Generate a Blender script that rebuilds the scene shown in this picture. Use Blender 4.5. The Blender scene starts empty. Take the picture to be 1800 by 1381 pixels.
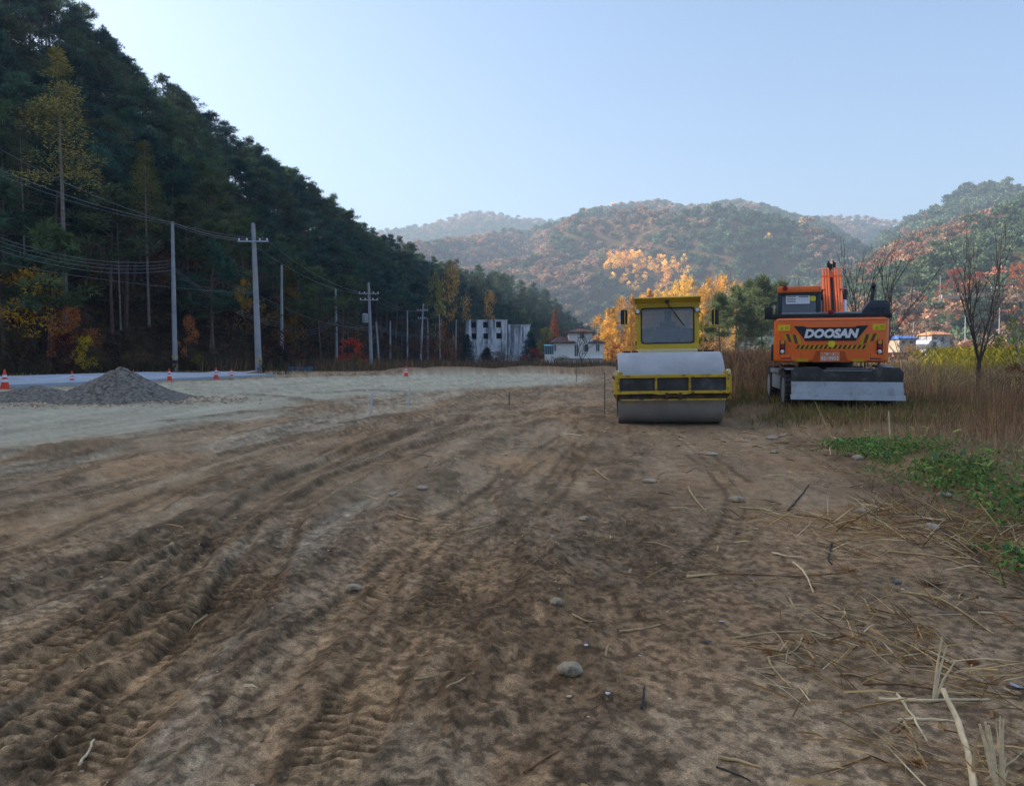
import bpy, bmesh, math, random
import numpy as np
from mathutils import Vector, Matrix

# ------------------------------------------------------------------ camera, sky, sun, exposure
S = bpy.context.scene
COL = S.collection
RAD = math.radians
FPX = 1309.0            # focal length in pixels of the 1800 px wide photograph
CAM_H = 1.5
PITCH = math.atan(72.5 / FPX)
cam_d = bpy.data.cameras.new('camera')
cam = bpy.data.objects.new('camera', cam_d)
COL.objects.link(cam)
cam.location = (0, 0, CAM_H)
cam.rotation_euler = (math.pi / 2 - PITCH, 0, 0)
cam_d.sensor_width = 36.0
cam_d.lens = 36.0 * FPX / 1800.0
cam_d.clip_start = 0.05
cam_d.clip_end = 20000
S.camera = cam

SUN_AZ, SUN_EL = RAD(-76), RAD(29)
W = bpy.data.worlds.new('World')
S.world = W
W.use_nodes = True
bg = W.node_tree.nodes['Background']
sky = W.node_tree.nodes.new('ShaderNodeTexSky')
sky.sky_type = 'NISHITA'
sky.sun_disc = False
sky.sun_elevation = SUN_EL
sky.sun_rotation = SUN_AZ
sky.air_density = 1.0
sky.dust_density = 3.0
sky.ozone_density = 3.2
W.node_tree.links.new(sky.outputs[0], bg.inputs[0])
bg.inputs[1].default_value = 0.13

sun_d = bpy.data.lights.new('sun', 'SUN')
sun = bpy.data.objects.new('sun', sun_d)
COL.objects.link(sun)
sun_d.energy = 5.0
sun_d.angle = RAD(0.6)
sun_d.color = (1.0, 0.9, 0.76)
sdir = Vector((math.sin(SUN_AZ) * math.cos(SUN_EL), math.cos(SUN_AZ) * math.cos(SUN_EL), math.sin(SUN_EL)))
sun.rotation_euler = sdir.to_track_quat('Z', 'Y').to_euler()
sun.location = sdir * 300

S.render.engine = 'CYCLES'
S.cycles.use_denoising = True
S.cycles.max_bounces = 5
S.cycles.diffuse_bounces = 3
S.cycles.glossy_bounces = 3
S.cycles.transmission_bounces = 4
S.cycles.transparent_max_bounces = 8
S.cycles.volume_bounces = 0
S.cycles.sample_clamp_indirect = 4.0
vs = S.view_settings
vs.view_transform = 'Standard'
vs.look = 'None'
vs.exposure = 1.06
vs.gamma = 1.0
vs.use_curve_mapping = False
HAZE_DENSITY = 0.00048
HAZE_COLOR = (0.64, 0.81, 1.0, 1.0)

rng = np.random.default_rng(7)
random.seed(7)

# ------------------------------------------------------------------ helpers
def lin(r, g, b):
    def f(c):
        c /= 255.0
        return c / 12.92 if c <= 0.04045 else ((c + 0.055) / 1.055) ** 2.4
    return (f(r), f(g), f(b))

def ray(px, py):
    a, b = (px - 900.0) / FPX, (690.5 - py) / FPX
    sp, cp = math.sin(PITCH), math.cos(PITCH)
    return Vector((a, b * sp + cp, b * cp - sp))

def at(px, py, Y):
    """the place in the world that the photograph shows at pixel px, py when it lies Y metres ahead"""
    d = ray(px, py)
    return Vector((0, 0, CAM_H)) + d * (Y / d.y)

def sstep(a, b, x):
    t = np.clip((np.asarray(x, float) - a) / (b - a), 0, 1)
    return t * t * (3 - 2 * t)

def _h(ix, iy, s):
    m = 0xFFFFFFFF
    h = (ix.astype(np.int64) * 374761393 + iy.astype(np.int64) * 668265263 + s * 974711) & m
    h = ((h ^ (h >> 13)) * 1274126177) & m
    h = ((h ^ (h >> 16)) * 2246822519) & m
    h = h ^ (h >> 15)
    return (h & 0xFFFFFF) / float(0xFFFFFF)

def vn(x, y, s=0):
    x = np.asarray(x, float); y = np.asarray(y, float)
    ix, iy = np.floor(x), np.floor(y)
    fx, fy = x - ix, y - iy
    ux, uy = fx * fx * fx * (fx * (fx * 6 - 15) + 10), fy * fy * fy * (fy * (fy * 6 - 15) + 10)
    a, b = _h(ix, iy, s), _h(ix + 1, iy, s)
    c, d = _h(ix, iy + 1, s), _h(ix + 1, iy + 1, s)
    return (a + (b - a) * ux) * (1 - uy) + (c + (d - c) * ux) * uy

def fbm(x, y, o=4, s=0, g=0.5):
    t, a, n = 0.0, 1.0, 0.0
    x = np.asarray(x, float); y = np.asarray(y, float)
    for i in range(o):
        t = t + a * vn(x, y, s + 17 * i); n += a
        x, y = x * 2.03 + 13.1, y * 2.03 - 7.7
        a *= g
    return t / n

def link(o, parent=None):
    COL.objects.link(o)
    if parent is not None:
        o.parent = parent
    return o

def tag(o, label=None, cat=None, group=None, kind=None):
    if label: o['label'] = label
    if cat: o['category'] = cat
    if group: o['group'] = group
    if kind: o['kind'] = kind
    return o

def thing(name, label, cat, loc=(0, 0, 0), rz=0.0, group=None):
    o = bpy.data.objects.new(name, None)
    o.empty_display_size = 0.3
    o.location = loc
    o.rotation_euler = (0, 0, rz)
    link(o)
    return tag(o, label, cat, group)

def finish(me, m, smooth=None):
    if m is not None:
        for mm in (m if isinstance(m, (list, tuple)) else [m]):
            me.materials.append(mm)
    if smooth is not None:
        me.polygons.foreach_set('use_smooth', np.ones(len(me.polygons), bool))
        me.set_sharp_from_angle(angle=RAD(smooth))
    me.update()
    return me

def obj(name, bm, m, parent=None, smooth=35):
    me = bpy.data.meshes.new(name)
    bmesh.ops.recalc_face_normals(bm, faces=bm.faces)
    bm.to_mesh(me); bm.free()
    finish(me, m, smooth)
    return link(bpy.data.objects.new(name, me), parent)

def np_mesh(name, verts, quads=None, tris=None, m=None, smooth=None, attrs=None):
    me = bpy.data.meshes.new(name)
    verts = np.asarray(verts, np.float32)
    nq = 0 if quads is None else len(quads)
    ntr = 0 if tris is None else len(tris)
    me.vertices.add(len(verts)); me.vertices.foreach_set('co', verts.ravel())
    loops, starts = [], []
    if nq: loops.append(np.asarray(quads, np.int32).ravel()); starts.append(np.arange(nq, dtype=np.int32) * 4)
    if ntr: loops.append(np.asarray(tris, np.int32).ravel()); starts.append(nq * 4 + np.arange(ntr, dtype=np.int32) * 3)
    lo = np.concatenate(loops); st = np.concatenate(starts)
    me.loops.add(len(lo)); me.loops.foreach_set('vertex_index', lo)
    me.polygons.add(len(st)); me.polygons.foreach_set('loop_start', st)
    me.update(calc_edges=True)
    for k, v in (attrs or {}).items():
        v = np.asarray(v, np.float32)
        if v.ndim == 1:
            a = me.attributes.new(k, 'FLOAT', 'POINT'); a.data.foreach_set('value', v)
        else:
            a = me.attributes.new(k, 'FLOAT_COLOR', 'POINT')
            a.data.foreach_set('color', np.concatenate([v[:, :3], np.ones((len(v), 1), np.float32)], 1).ravel())
    finish(me, m, smooth)
    return me

def box(bm, c, s, bev=0.0, rot=None, seg=2):
    r = bmesh.ops.create_cube(bm, size=1.0)
    vs_ = r['verts']
    M = Matrix.Translation(Vector(c)) @ (rot.to_4x4() if rot is not None else Matrix.Identity(4)) @ Matrix.Diagonal((s[0], s[1], s[2], 1))
    bmesh.ops.transform(bm, matrix=M, verts=vs_)
    if bev:
        es = list({e for v in vs_ for e in v.link_edges})
        bmesh.ops.bevel(bm, geom=es, offset=bev, segments=seg, profile=0.7, affect='EDGES')

def bx(bm, x0, x1, y0, y1, z0, z1, bev=0.0):
    box(bm, ((x0 + x1) / 2, (y0 + y1) / 2, (z0 + z1) / 2), (abs(x1 - x0), abs(y1 - y0), abs(z1 - z0)), bev)

def cyl(bm, p0, p1, r0, r1=None, n=16, caps=True):
    p0, p1 = Vector(p0), Vector(p1)
    d = p1 - p0
    q = d.to_track_quat('Z', 'Y')
    M = Matrix.Translation((p0 + p1) / 2) @ q.to_matrix().to_4x4()
    bmesh.ops.create_cone(bm, cap_ends=caps, segments=n, radius1=r0, radius2=r0 if r1 is None else r1, depth=d.length, matrix=M)

def tube(bm, pts, r, n=6):
    pts = [Vector(p) for p in pts]
    rs = r if isinstance(r, (list, tuple)) else [r] * len(pts)
    rings = []
    for i, p in enumerate(pts):
        t = (pts[min(i + 1, len(pts) - 1)] - pts[max(i - 1, 0)]).normalized()
        u = t.cross(Vector((0, 0, 1)) if abs(t.z) < 0.9 else Vector((1, 0, 0))).normalized()
        w = t.cross(u)
        rings.append([bm.verts.new(p + (u * math.cos(2 * math.pi * k / n) + w * math.sin(2 * math.pi * k / n)) * rs[i]) for k in range(n)])
    for a, b in zip(rings, rings[1:]):
        for k in range(n):
            bm.faces.new((a[k], a[(k + 1) % n], b[(k + 1) % n], b[k]))
    bm.faces.new(rings[0][::-1]); bm.faces.new(rings[-1])

def prism(bm, poly, y0, y1, bev=0.0, plane='xz'):
    """extrude a 2-D outline; plane xz along y, plane yz along x, plane xy along z"""
    def P(a, b, c):
        return (a, c, b) if plane == 'xz' else ((c, a, b) if plane == 'yz' else (a, b, c))
    A = [bm.verts.new(P(a, b, y0)) for a, b in poly]
    B = [bm.verts.new(P(a, b, y1)) for a, b in poly]
    n = len(poly)
    fs = [bm.faces.new(A), bm.faces.new(B[::-1])]
    for i in range(n):
        fs.append(bm.faces.new((A[i], B[i], B[(i + 1) % n], A[(i + 1) % n])))
    if bev:
        es = list({e for v in A + B for e in v.link_edges})
        bmesh.ops.bevel(bm, geom=es, offset=bev, segments=2, profile=0.7, affect='EDGES')

def lathe(bm, prof, n=24, axis='x', c=(0, 0, 0)):
    """prof: (along axis, radius)"""
    rings = []
    for a, r in prof:
        ring = []
        for k in range(n):
            t = 2 * math.pi * k / n
            v = {'x': (a, r * math.cos(t), r * math.sin(t)), 'z': (r * math.cos(t), r * math.sin(t), a), 'y': (r * math.cos(t), a, r * math.sin(t))}[axis]
            ring.append(bm.verts.new(Vector(v) + Vector(c)))
        rings.append(ring)
    for a, b in zip(rings, rings[1:]):
        for k in range(n):
            bm.faces.new((a[k], a[(k + 1) % n], b[(k + 1) % n], b[k]))
    bm.faces.new(rings[0]); bm.faces.new(rings[-1][::-1])

def NB():
    return bmesh.new()

# ------------------------------------------------------------------ materials
def mat(name, col, rough=0.6, metal=0.0, var=0.25, scale=6.0, col2=None, bump=0.0, bscale=40.0, spec=0.4, dirt=None, dirt_amt=0.0, dirt_scale=3.0, streak=1.0):
    m = bpy.data.materials.new(name); m.use_nodes = True
    nt = m.node_tree; N = nt.nodes; L = nt.links
    p = N['Principled BSDF']
    tc = N.new('ShaderNodeTexCoord')
    no = N.new('ShaderNodeTexNoise'); no.inputs['Scale'].default_value = scale; no.inputs['Detail'].default_value = 7; no.inputs['Roughness'].default_value = 0.65
    L.new(tc.outputs['Object'], no.inputs['Vector'])
    rp = N.new('ShaderNodeValToRGB')
    c2 = col2 or tuple(max(0, c * (1 - var)) for c in col)
    c1 = col if col2 else tuple(min(1, c * (1 + var * 0.5)) for c in col)
    rp.color_ramp.elements[0].position = 0.35; rp.color_ramp.elements[1].position = 0.65
    rp.color_ramp.elements[0].color = (*c2, 1); rp.color_ramp.elements[1].color = (*c1, 1)
    L.new(no.outputs[0], rp.inputs[0])
    out = rp.outputs[0]
    if dirt is not None:
        n2 = N.new('ShaderNodeTexNoise'); n2.inputs['Scale'].default_value = dirt_scale; n2.inputs['Detail'].default_value = 9; n2.inputs['Roughness'].default_value = 0.72
        mp = N.new('ShaderNodeMapping'); mp.inputs['Scale'].default_value = (1, 1, streak)
        L.new(tc.outputs['Object'], mp.inputs[0]); L.new(mp.outputs[0], n2.inputs['Vector'])
        r2 = N.new('ShaderNodeValToRGB')
        e = 0.72 - dirt_amt * 0.42
        r2.color_ramp.elements[0].position = e - 0.05; r2.color_ramp.elements[1].position = e + 0.07
        L.new(n2.outputs[0], r2.inputs[0])
        mx = N.new('ShaderNodeMixRGB'); mx.inputs[2].default_value = (*dirt, 1)
        L.new(r2.outputs[0], mx.inputs[0]); L.new(out, mx.inputs[1])
        out = mx.outputs[0]
        if metal:
            mm = N.new('ShaderNodeMath'); mm.operation = 'MULTIPLY_ADD'; mm.inputs[1].default_value = -metal; mm.inputs[2].default_value = metal
            L.new(r2.outputs[0], mm.inputs[0]); L.new(mm.outputs[0], p.inputs['Metallic'])
    L.new(out, p.inputs['Base Color'])
    p.inputs['Roughness'].default_value = rough
    if not (dirt is not None and metal):
        p.inputs['Metallic'].default_value = metal
    p.inputs['Specular IOR Level'].default_value = spec
    if bump:
        nb = N.new('ShaderNodeTexNoise'); nb.inputs['Scale'].default_value = bscale; nb.inputs['Detail'].default_value = 6
        L.new(tc.outputs['Object'], nb.inputs['Vector'])
        b = N.new('ShaderNodeBump'); b.inputs['Strength'].default_value = bump; b.inputs['Distance'].default_value = 0.02
        L.new(nb.outputs[0], b.inputs['Height']); L.new(b.outputs[0], p.inputs['Normal'])
    return m

def leaf_mat(name, src, transl=0.3):
    """src: 'object' colour per tree, 'tint' colour per scattered instance, 'col' colour per leaf"""
    m = bpy.data.materials.new(name); m.use_nodes = True
    nt = m.node_tree; N = nt.nodes; L = nt.links
    N.remove(N['Principled BSDF'])
    if src == 'object':
        c = N.new('ShaderNodeObjectInfo').outputs['Color']
    else:
        a = N.new('ShaderNodeAttribute'); a.attribute_name = src
        if src == 'tint': a.attribute_type = 'INSTANCER'
        c = a.outputs['Color']
    if src != 'col':
        v = N.new('ShaderNodeAttribute'); v.attribute_name = 'var'
        mx = N.new('ShaderNodeVectorMath'); mx.operation = 'SCALE'
        L.new(c, mx.inputs[0]); L.new(v.outputs['Fac'], mx.inputs['Scale'])
        c = mx.outputs[0]
    d = N.new('ShaderNodeBsdfDiffuse'); t = N.new('ShaderNodeBsdfTranslucent')
    L.new(c, d.inputs[0]); L.new(c, t.inputs[0])
    s = N.new('ShaderNodeMixShader'); s.inputs[0].default_value = transl
    L.new(d.outputs[0], s.inputs[1]); L.new(t.outputs[0], s.inputs[2])
    L.new(s.outputs[0], N['Material Output'].inputs[0])
    return m

def attr_mat(name, attr, rough=0.95, nscale=55.0, namt=0.35, bump=0.5, bscale=70.0, spec=0.15):
    m = bpy.data.materials.new(name); m.use_nodes = True
    nt = m.node_tree; N = nt.nodes; L = nt.links
    p = N['Principled BSDF']
    a = N.new('ShaderNodeAttribute'); a.attribute_name = attr
    tc = N.new('ShaderNodeTexCoord')
    n1 = N.new('ShaderNodeTexNoise'); n1.inputs['Scale'].default_value = nscale; n1.inputs['Detail'].default_value = 8; n1.inputs['Roughness'].default_value = 0.75
    L.new(tc.outputs['Object'], n1.inputs['Vector'])
    mr = N.new('ShaderNodeMapRange'); mr.inputs[1].default_value = 0.25; mr.inputs[2].default_value = 0.75
    mr.inputs[3].default_value = 1 - namt; mr.inputs[4].default_value = 1 + namt
    L.new(n1.outputs[0], mr.inputs[0])
    sc = N.new('ShaderNodeVectorMath'); sc.operation = 'SCALE'
    L.new(a.outputs['Color'], sc.inputs[0]); L.new(mr.outputs[0], sc.inputs['Scale'])
    # grit: dark pits and pale grains
    n2 = N.new('ShaderNodeTexNoise'); n2.inputs['Scale'].default_value = nscale * 2.9; n2.inputs['Detail'].default_value = 4; n2.inputs['Roughness'].default_value = 0.7
    L.new(tc.outputs['Object'], n2.inputs['Vector'])
    m2 = N.new('ShaderNodeMapRange'); m2.interpolation_type = 'STEPPED' if False else 'SMOOTHSTEP'
    m2.inputs[1].default_value = 0.36; m2.inputs[2].default_value = 0.62; m2.inputs[3].default_value = 1 - namt * 0.9; m2.inputs[4].default_value = 1 + namt * 0.55
    L.new(n2.outputs[0], m2.inputs[0])
    s2 = N.new('ShaderNodeVectorMath'); s2.operation = 'SCALE'
    L.new(sc.outputs[0], s2.inputs[0]); L.new(m2.outputs[0], s2.inputs['Scale'])
    L.new(s2.outputs[0], p.inputs['Base Color'])
    p.inputs['Roughness'].default_value = rough
    p.inputs['Specular IOR Level'].default_value = spec
    if bump:
        nb = N.new('ShaderNodeTexNoise'); nb.inputs['Scale'].default_value = bscale; nb.inputs['Detail'].default_value = 9; nb.inputs['Roughness'].default_value = 0.7
        L.new(tc.outputs['Object'], nb.inputs['Vector'])
        b = N.new('ShaderNodeBump'); b.inputs['Strength'].default_value = bump; b.inputs['Distance'].default_value = 0.03
        L.new(nb.outputs[0], b.inputs['Height']); L.new(b.outputs[0], p.inputs['Normal'])
    return m

def glass_mat(name, tint, gloss=0.12):
    m = bpy.data.materials.new(name); m.use_nodes = True
    nt = m.node_tree; N = nt.nodes; L = nt.links
    N.remove(N['Principled BSDF'])
    t = N.new('ShaderNodeBsdfTransparent'); t.inputs[0].default_value = (*tint, 1)
    g = N.new('ShaderNodeBsdfGlossy'); g.inputs['Roughness'].default_value = 0.06
    d = N.new('ShaderNodeBsdfDiffuse'); d.inputs[0].default_value = (0.50, 0.60, 0.68, 1)   # dust film, tinted blue to paint in the sky's reflection
    f = N.new('ShaderNodeFresnel'); f.inputs[0].default_value = 1.5
    ad = N.new('ShaderNodeMath'); ad.operation = 'ADD'; ad.inputs[1].default_value = gloss; ad.use_clamp = True
    L.new(f.outputs[0], ad.inputs[0])
    s0 = N.new('ShaderNodeMixShader'); s0.inputs[0].default_value = 0.36
    L.new(t.outputs[0], s0.inputs[1]); L.new(d.outputs[0], s0.inputs[2])
    s = N.new('ShaderNodeMixShader')
    L.new(ad.outputs[0], s.inputs[0]); L.new(s0.outputs[0], s.inputs[1]); L.new(g.outputs[0], s.inputs[2])
    L.new(s.outputs[0], N['Material Output'].inputs[0])
    return m

RUST = (0.10, 0.045, 0.02)
DUST = (0.24, 0.20, 0.155)
M = dict(
    yellow=mat('worn_yellow_paint', (0.62, 0.40, 0.03), 0.45, 0, 0.15, 2, dirt=RUST, dirt_amt=0.36, dirt_scale=7, bump=0.08),
    cabyellow=mat('cab_yellow_paint', (0.66, 0.46, 0.035), 0.38, 0, 0.10, 1.5, dirt=(0.34, 0.25, 0.07), dirt_amt=0.25, dirt_scale=3),
    cream=mat('cream_painted_steel', (0.72, 0.62, 0.33), 0.4, 0, 0.1),
    drum=mat('rolled_drum_steel', (0.42, 0.42, 0.425), 0.5, 0.12, 0.18, 1.6, dirt=(0.36, 0.35, 0.34), dirt_amt=0.3, dirt_scale=1.3, bump=0.05),
    rust=mat('rusty_dark_steel', (0.06, 0.045, 0.038), 0.75, 0.2, 0.5, 5, dirt=RUST, dirt_amt=0.45, dirt_scale=6, bump=0.15),
    black=mat('black_paint', (0.018, 0.02, 0.024), 0.5, 0, 0.4, 4, dirt=DUST, dirt_amt=0.08),
    slate=mat('dusty_slate_plastic', (0.035, 0.05, 0.07), 0.42, 0, 0.2, 4),
    rubber=mat('tyre_rubber', (0.045, 0.044, 0.043), 0.85, 0, 0.3, 8, dirt=DUST, dirt_amt=0.2, dirt_scale=5, bump=0.1),
    orange=mat('orange_paint', (0.92, 0.18, 0.035), 0.36, 0, 0.08, 1.2, dirt=(0.62, 0.17, 0.05), dirt_amt=0.25, dirt_scale=4),
    steel=mat('blade_steel', (0.36, 0.38, 0.40), 0.42, 0.35, 0.22, 3, dirt=(0.24, 0.24, 0.25), dirt_amt=0.36, dirt_scale=6, bump=0.06),
    darksteel=mat('dark_painted_steel', (0.075, 0.075, 0.078), 0.55, 0.1, 0.3, 5, dirt=(0.16, 0.15, 0.14), dirt_amt=0.3, dirt_scale=5),
    grey=mat('grey_painted_steel', (0.30, 0.32, 0.34), 0.5, 0.1, 0.2, 4, dirt=DUST, dirt_amt=0.3),
    chrome=mat('bright_rod', (0.75, 0.76, 0.8), 0.3, 0.4, 0.08),
    lamp=mat('lamp_glass', (0.72, 0.75, 0.78), 0.15, 0.1, 0.1, spec=0.6),
    amber=mat('amber_lens', (0.75, 0.30, 0.02), 0.2, 0, 0.15), red=mat('red_lens', (0.30, 0.012, 0.02), 0.2, 0, 0.2),
    sticker=mat('yellow_sticker', (0.80, 0.66, 0.03), 0.5, 0, 0.1), white=mat('white_print', (0.80, 0.82, 0.86), 0.5, 0, 0.05),
    ink=mat('printed_ink', (0.05, 0.06, 0.09), 0.6, 0, 0.1), stripe_red=mat('dull_red_reflector', (0.22, 0.035, 0.045), 0.4, 0, 0.2),
    stripe_yellow=mat('dull_yellow_reflector', (0.60, 0.36, 0.012), 0.4, 0, 0.15), badge=mat('badge_black', (0.014, 0.022, 0.034), 0.45, 0, 0.2),
    plate=mat('salmon_number_plate', (0.72, 0.30, 0.17), 0.5, 0, 0.1), seat=mat('seat_vinyl', (0.028, 0.034, 0.045), 0.55, 0, 0.2),
    console=mat('console_plastic', (0.12, 0.20, 0.27), 0.5, 0, 0.15),
    glass=glass_mat('cab_glass', (0.90, 0.95, 0.97)), darkglass=glass_mat('dark_cab_glass', (0.10, 0.15, 0.19), 0.10),
    concrete=mat('pole_concrete', (0.34, 0.35, 0.37), 0.85, 0, 0.2, 1.5, bump=0.1), galv=mat('galvanised_steel', (0.42, 0.46, 0.52), 0.5, 0.5, 0.15),
    wire=mat('overhead_cable', (0.17, 0.18, 0.20), 0.5, 0, 0.1), bark=mat('bark', (0.075, 0.055, 0.042), 0.95, 0, 0.4, 3, bump=0.4, bscale=12),
    pinebark=mat('red_pine_bark', (0.22, 0.13, 0.09), 0.95, 0, 0.4, 2.5, col2=(0.10, 0.08, 0.07), bump=0.4, bscale=12),
    palebark=mat('pale_bark', (0.22, 0.185, 0.16), 0.9, 0, 0.35, 3, bump=0.3), twig=mat('bare_twig_bark', (0.065, 0.055, 0.047), 0.9, 0, 0.3, 4),
    cone=mat('traffic_cone_orange', (0.78, 0.06, 0.025), 0.5, 0, 0.1), conewhite=mat('cone_reflective_band', (0.75, 0.72, 0.78), 0.4, 0, 0.05),
    tape=mat('white_tape', (0.72, 0.70, 0.80), 0.5, 0, 0.1), ruin=mat('weathered_white_concrete', (0.80, 0.82, 0.85), 0.9, 0, 0.25, 0.35, col2=(0.52, 0.55, 0.60), dirt=(0.17, 0.18, 0.20), dirt_amt=0.50, dirt_scale=1.1, streak=0.12),
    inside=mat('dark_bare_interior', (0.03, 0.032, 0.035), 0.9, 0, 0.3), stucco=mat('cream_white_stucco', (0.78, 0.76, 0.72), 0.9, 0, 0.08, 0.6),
    roof=mat('red_brown_roof', (0.12, 0.055, 0.045), 0.8, 0, 0.3, 1.2), teal=mat('teal_awning', (0.10, 0.40, 0.45), 0.5, 0, 0.1),
    pane=mat('house_window_glass', (0.05, 0.07, 0.10), 0.15, 0, 0.3, spec=0.6), blue=mat('blue_roof_sheet', (0.06, 0.16, 0.50), 0.5, 0, 0.15),
    orangeroof=mat('pale_orange_roof', (0.62, 0.27, 0.11), 0.8, 0, 0.1), stone=mat('field_stone', (0.46, 0.36, 0.23), 0.9, 0, 0.3, 9, bump=0.3, bscale=30, dirt=(0.15, 0.12, 0.09), dirt_amt=0.4, dirt_scale=9),
    palestone=mat('pale_stone', (0.44, 0.36, 0.27), 0.9, 0, 0.3, 12, bump=0.3, bscale=30), straw=mat('dry_straw', (0.56, 0.39, 0.18), 0.8, 0, 0.35, 14),
    palestraw=mat('bleached_straw', (0.82, 0.64, 0.38), 0.8, 0, 0.25, 20), darkstick=mat('dark_stick', (0.045, 0.042, 0.045), 0.8, 0, 0.3, 10), redstraw=mat('reddish_straw', (0.26, 0.13, 0.05), 0.8, 0, 0.35, 14),
    gravel=mat('grey_gravel', (0.20, 0.172, 0.14), 0.95, 0, 0.75, 9, bump=1.0, bscale=16), stake=mat('pale_blue_stake', (0.50, 0.56, 0.66), 0.6, 0, 0.1),
    rod=mat('dark_rod', (0.10, 0.095, 0.09), 0.6, 0, 0.2), bluepanel=mat('blue_sheet_panel', (0.07, 0.17, 0.34), 0.5, 0, 0.2),
    asphalt=mat('pale_road_surface', (0.38, 0.43, 0.48), 0.8, 0, 0.10, 0.6), plasticwhite=mat('white_scrap', (0.62, 0.62, 0.62), 0.5, 0, 0.1),
    leaf=leaf_mat('tree_leaves', 'object', 0.35), leaf_far=leaf_mat('scattered_tree_leaves', 'tint', 0.25), blade=leaf_mat('plant_blades', 'col', 0.3),
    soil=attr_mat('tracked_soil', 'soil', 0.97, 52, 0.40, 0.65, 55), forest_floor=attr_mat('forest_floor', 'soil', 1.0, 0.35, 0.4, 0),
)
# ------------------------------------------------------------------ ground of the site
def seg_dist(x, y, pts):
    """distance to a polyline, signed side offset and arc length at the nearest place"""
    best = np.full(x.shape, 1e9); off = np.zeros(x.shape); arc = np.zeros(x.shape)
    L0 = 0.0
    for (ax, ay), (bx_, by) in zip(pts, pts[1:]):
        dx, dy = bx_ - ax, by - ay
        l = math.hypot(dx, dy)
        t = np.clip(((x - ax) * dx + (y - ay) * dy) / (l * l), 0, 1)
        ex, ey = x - (ax + t * dx), y - (ay + t * dy)
        d = np.hypot(ex, ey)
        k = d < best
        best = np.where(k, d, best)
        off = np.where(k, (ex * dy - ey * dx) / l, off)
        arc = np.where(k, L0 + t * l, arc)
        L0 += l
    return best, off, arc

def smooth_pts(pts, n=5):
    p = [np.array(q, float) for q in pts]
    o = []
    for i in range(len(p) - 1):
        a, b, c, d = p[max(i - 1, 0)], p[i], p[i + 1], p[min(i + 2, len(p) - 1)]
        for k in range(n):
            t = k / n
            o.append(0.5 * ((2 * b) + (c - a) * t + (2 * a - 5 * b + 4 * c - d) * t * t + (3 * b - a - 3 * c + d) * t ** 3))
    o.append(p[-1])
    return [tuple(q) for q in o]

def gp(*pxs):
    """pixels of the photograph -> places on level ground"""
    o = []
    for px, py in pxs:
        d = ray(px, py); k = -CAM_H / d.z
        o.append((d.x * k, d.y * k))
    return o

TRACKS = [  # (line, half width, depth, lug pitch)
    (smooth_pts(gp((-260, 1560), (-60, 1390), (70, 1270), (190, 1170), (320, 1060), (395, 960), (440, 890), (520, 835), (650, 785), (800, 742), (930, 715))), 0.20, 0.075, 0.069),
    (smooth_pts(gp((-60, 1560), (90, 1370), (190, 1262), (310, 1150), (420, 1040), (468, 960), (505, 900), (590, 845), (720, 795), (860, 752))), 0.20, 0.055, 0.069),
    (smooth_pts(gp((-200, 1150), (0, 1062), (150, 1005), (260, 955), (325, 915), (345, 955), (310, 1010), (255, 1045))), 0.15, 0.05, 0.060),
    (smooth_pts(gp((-150, 1020), (60, 965), (220, 905), (330, 850), (470, 800), (640, 755), (800, 724))), 0.19, 0.05, 0.069),
    (smooth_pts(gp((-100, 920), (150, 868), (330, 815), (520, 770), (700, 732))), 0.2, 0.045, 0.072),
    (smooth_pts(gp((500, 1500), (640, 1230), (760, 1080), (870, 960), (960, 870), (1010, 800), (1040, 760))), 0.16, 0.02, 0.060),
    (smooth_pts(gp((1240, 1010), (1310, 900), (1290, 850), (1230, 800))), 0.18, 0.018, 0.060),
    (smooth_pts(gp((-250, 1330), (80, 1140), (330, 970), (540, 860), (770, 775), (940, 738))), 0.17, 0.05, 0.066),
    (smooth_pts(gp((430, 1230), (600, 1080), (760, 940), (890, 840), (1000, 768))), 0.14, 0.035, 0.066),
    (smooth_pts(gp((600, 800), (720, 760), (900, 735), (1060, 722))), 0.2, 0.045, 0.084),
]
WINDROWS = [  # ridges of loose dark soil: (line, half width, height)
    (smooth_pts(gp((430, 1130), (530, 1000), (640, 925), (730, 865), (820, 800), (900, 765), (960, 740))), 0.30, 0.07),
    (smooth_pts(gp((800, 1230), (890, 1080), (985, 975), (1030, 915), (1070, 860), (1110, 810))), 0.20, 0.05),
    (smooth_pts(gp((-80, 800), (40, 792), (120, 788), (180, 779))), 0.45, 0.13),
    (smooth_pts(gp((170, 812), (260, 795))), 0.22, 0.05),
    (smooth_pts(gp((255, 712), (340, 711), (415, 706))), 0.5, 0.10),
    (smooth_pts(gp((425, 693), (500, 699), (540, 706))), 0.5, 0.10),
    (smooth_pts(gp((300, 742), (430, 726), (560, 716), (700, 712))), 0.5, 0.07),
    (smooth_pts(gp((560, 690), (640, 686), (720, 690))), 0.6, 0.08),
    (smooth_pts(gp((360, 860), (440, 815), (470, 830), (380, 880))), 0.35, 0.06),
    (smooth_pts(gp((20, 905), (170, 865), (260, 840))), 0.25, 0.05),
    (smooth_pts(gp((600, 745), (750, 725), (900, 718))), 0.4, 0.05),
    (smooth_pts(gp((0, 1290), (80, 1235), (170, 1170))), 0.10, 0.05),
    (smooth_pts(gp((0, 1390), (110, 1290), (190, 1215))), 0.10, 0.05),
]
PALE = np.array([(-60, 9.5), (-10, 10.6), (-7.8, 11.2), (-6.6, 13.2), (-5.4, 16.5), (-5.9, 20.5), (-5.4, 24.5), (-1.5, 29), (2.2, 33), (4.6, 41), (4.5, 47), (1, 52), (-4, 53), (-9, 47), (-14, 43), (-22, 27), (-60, 20)], float)

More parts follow.
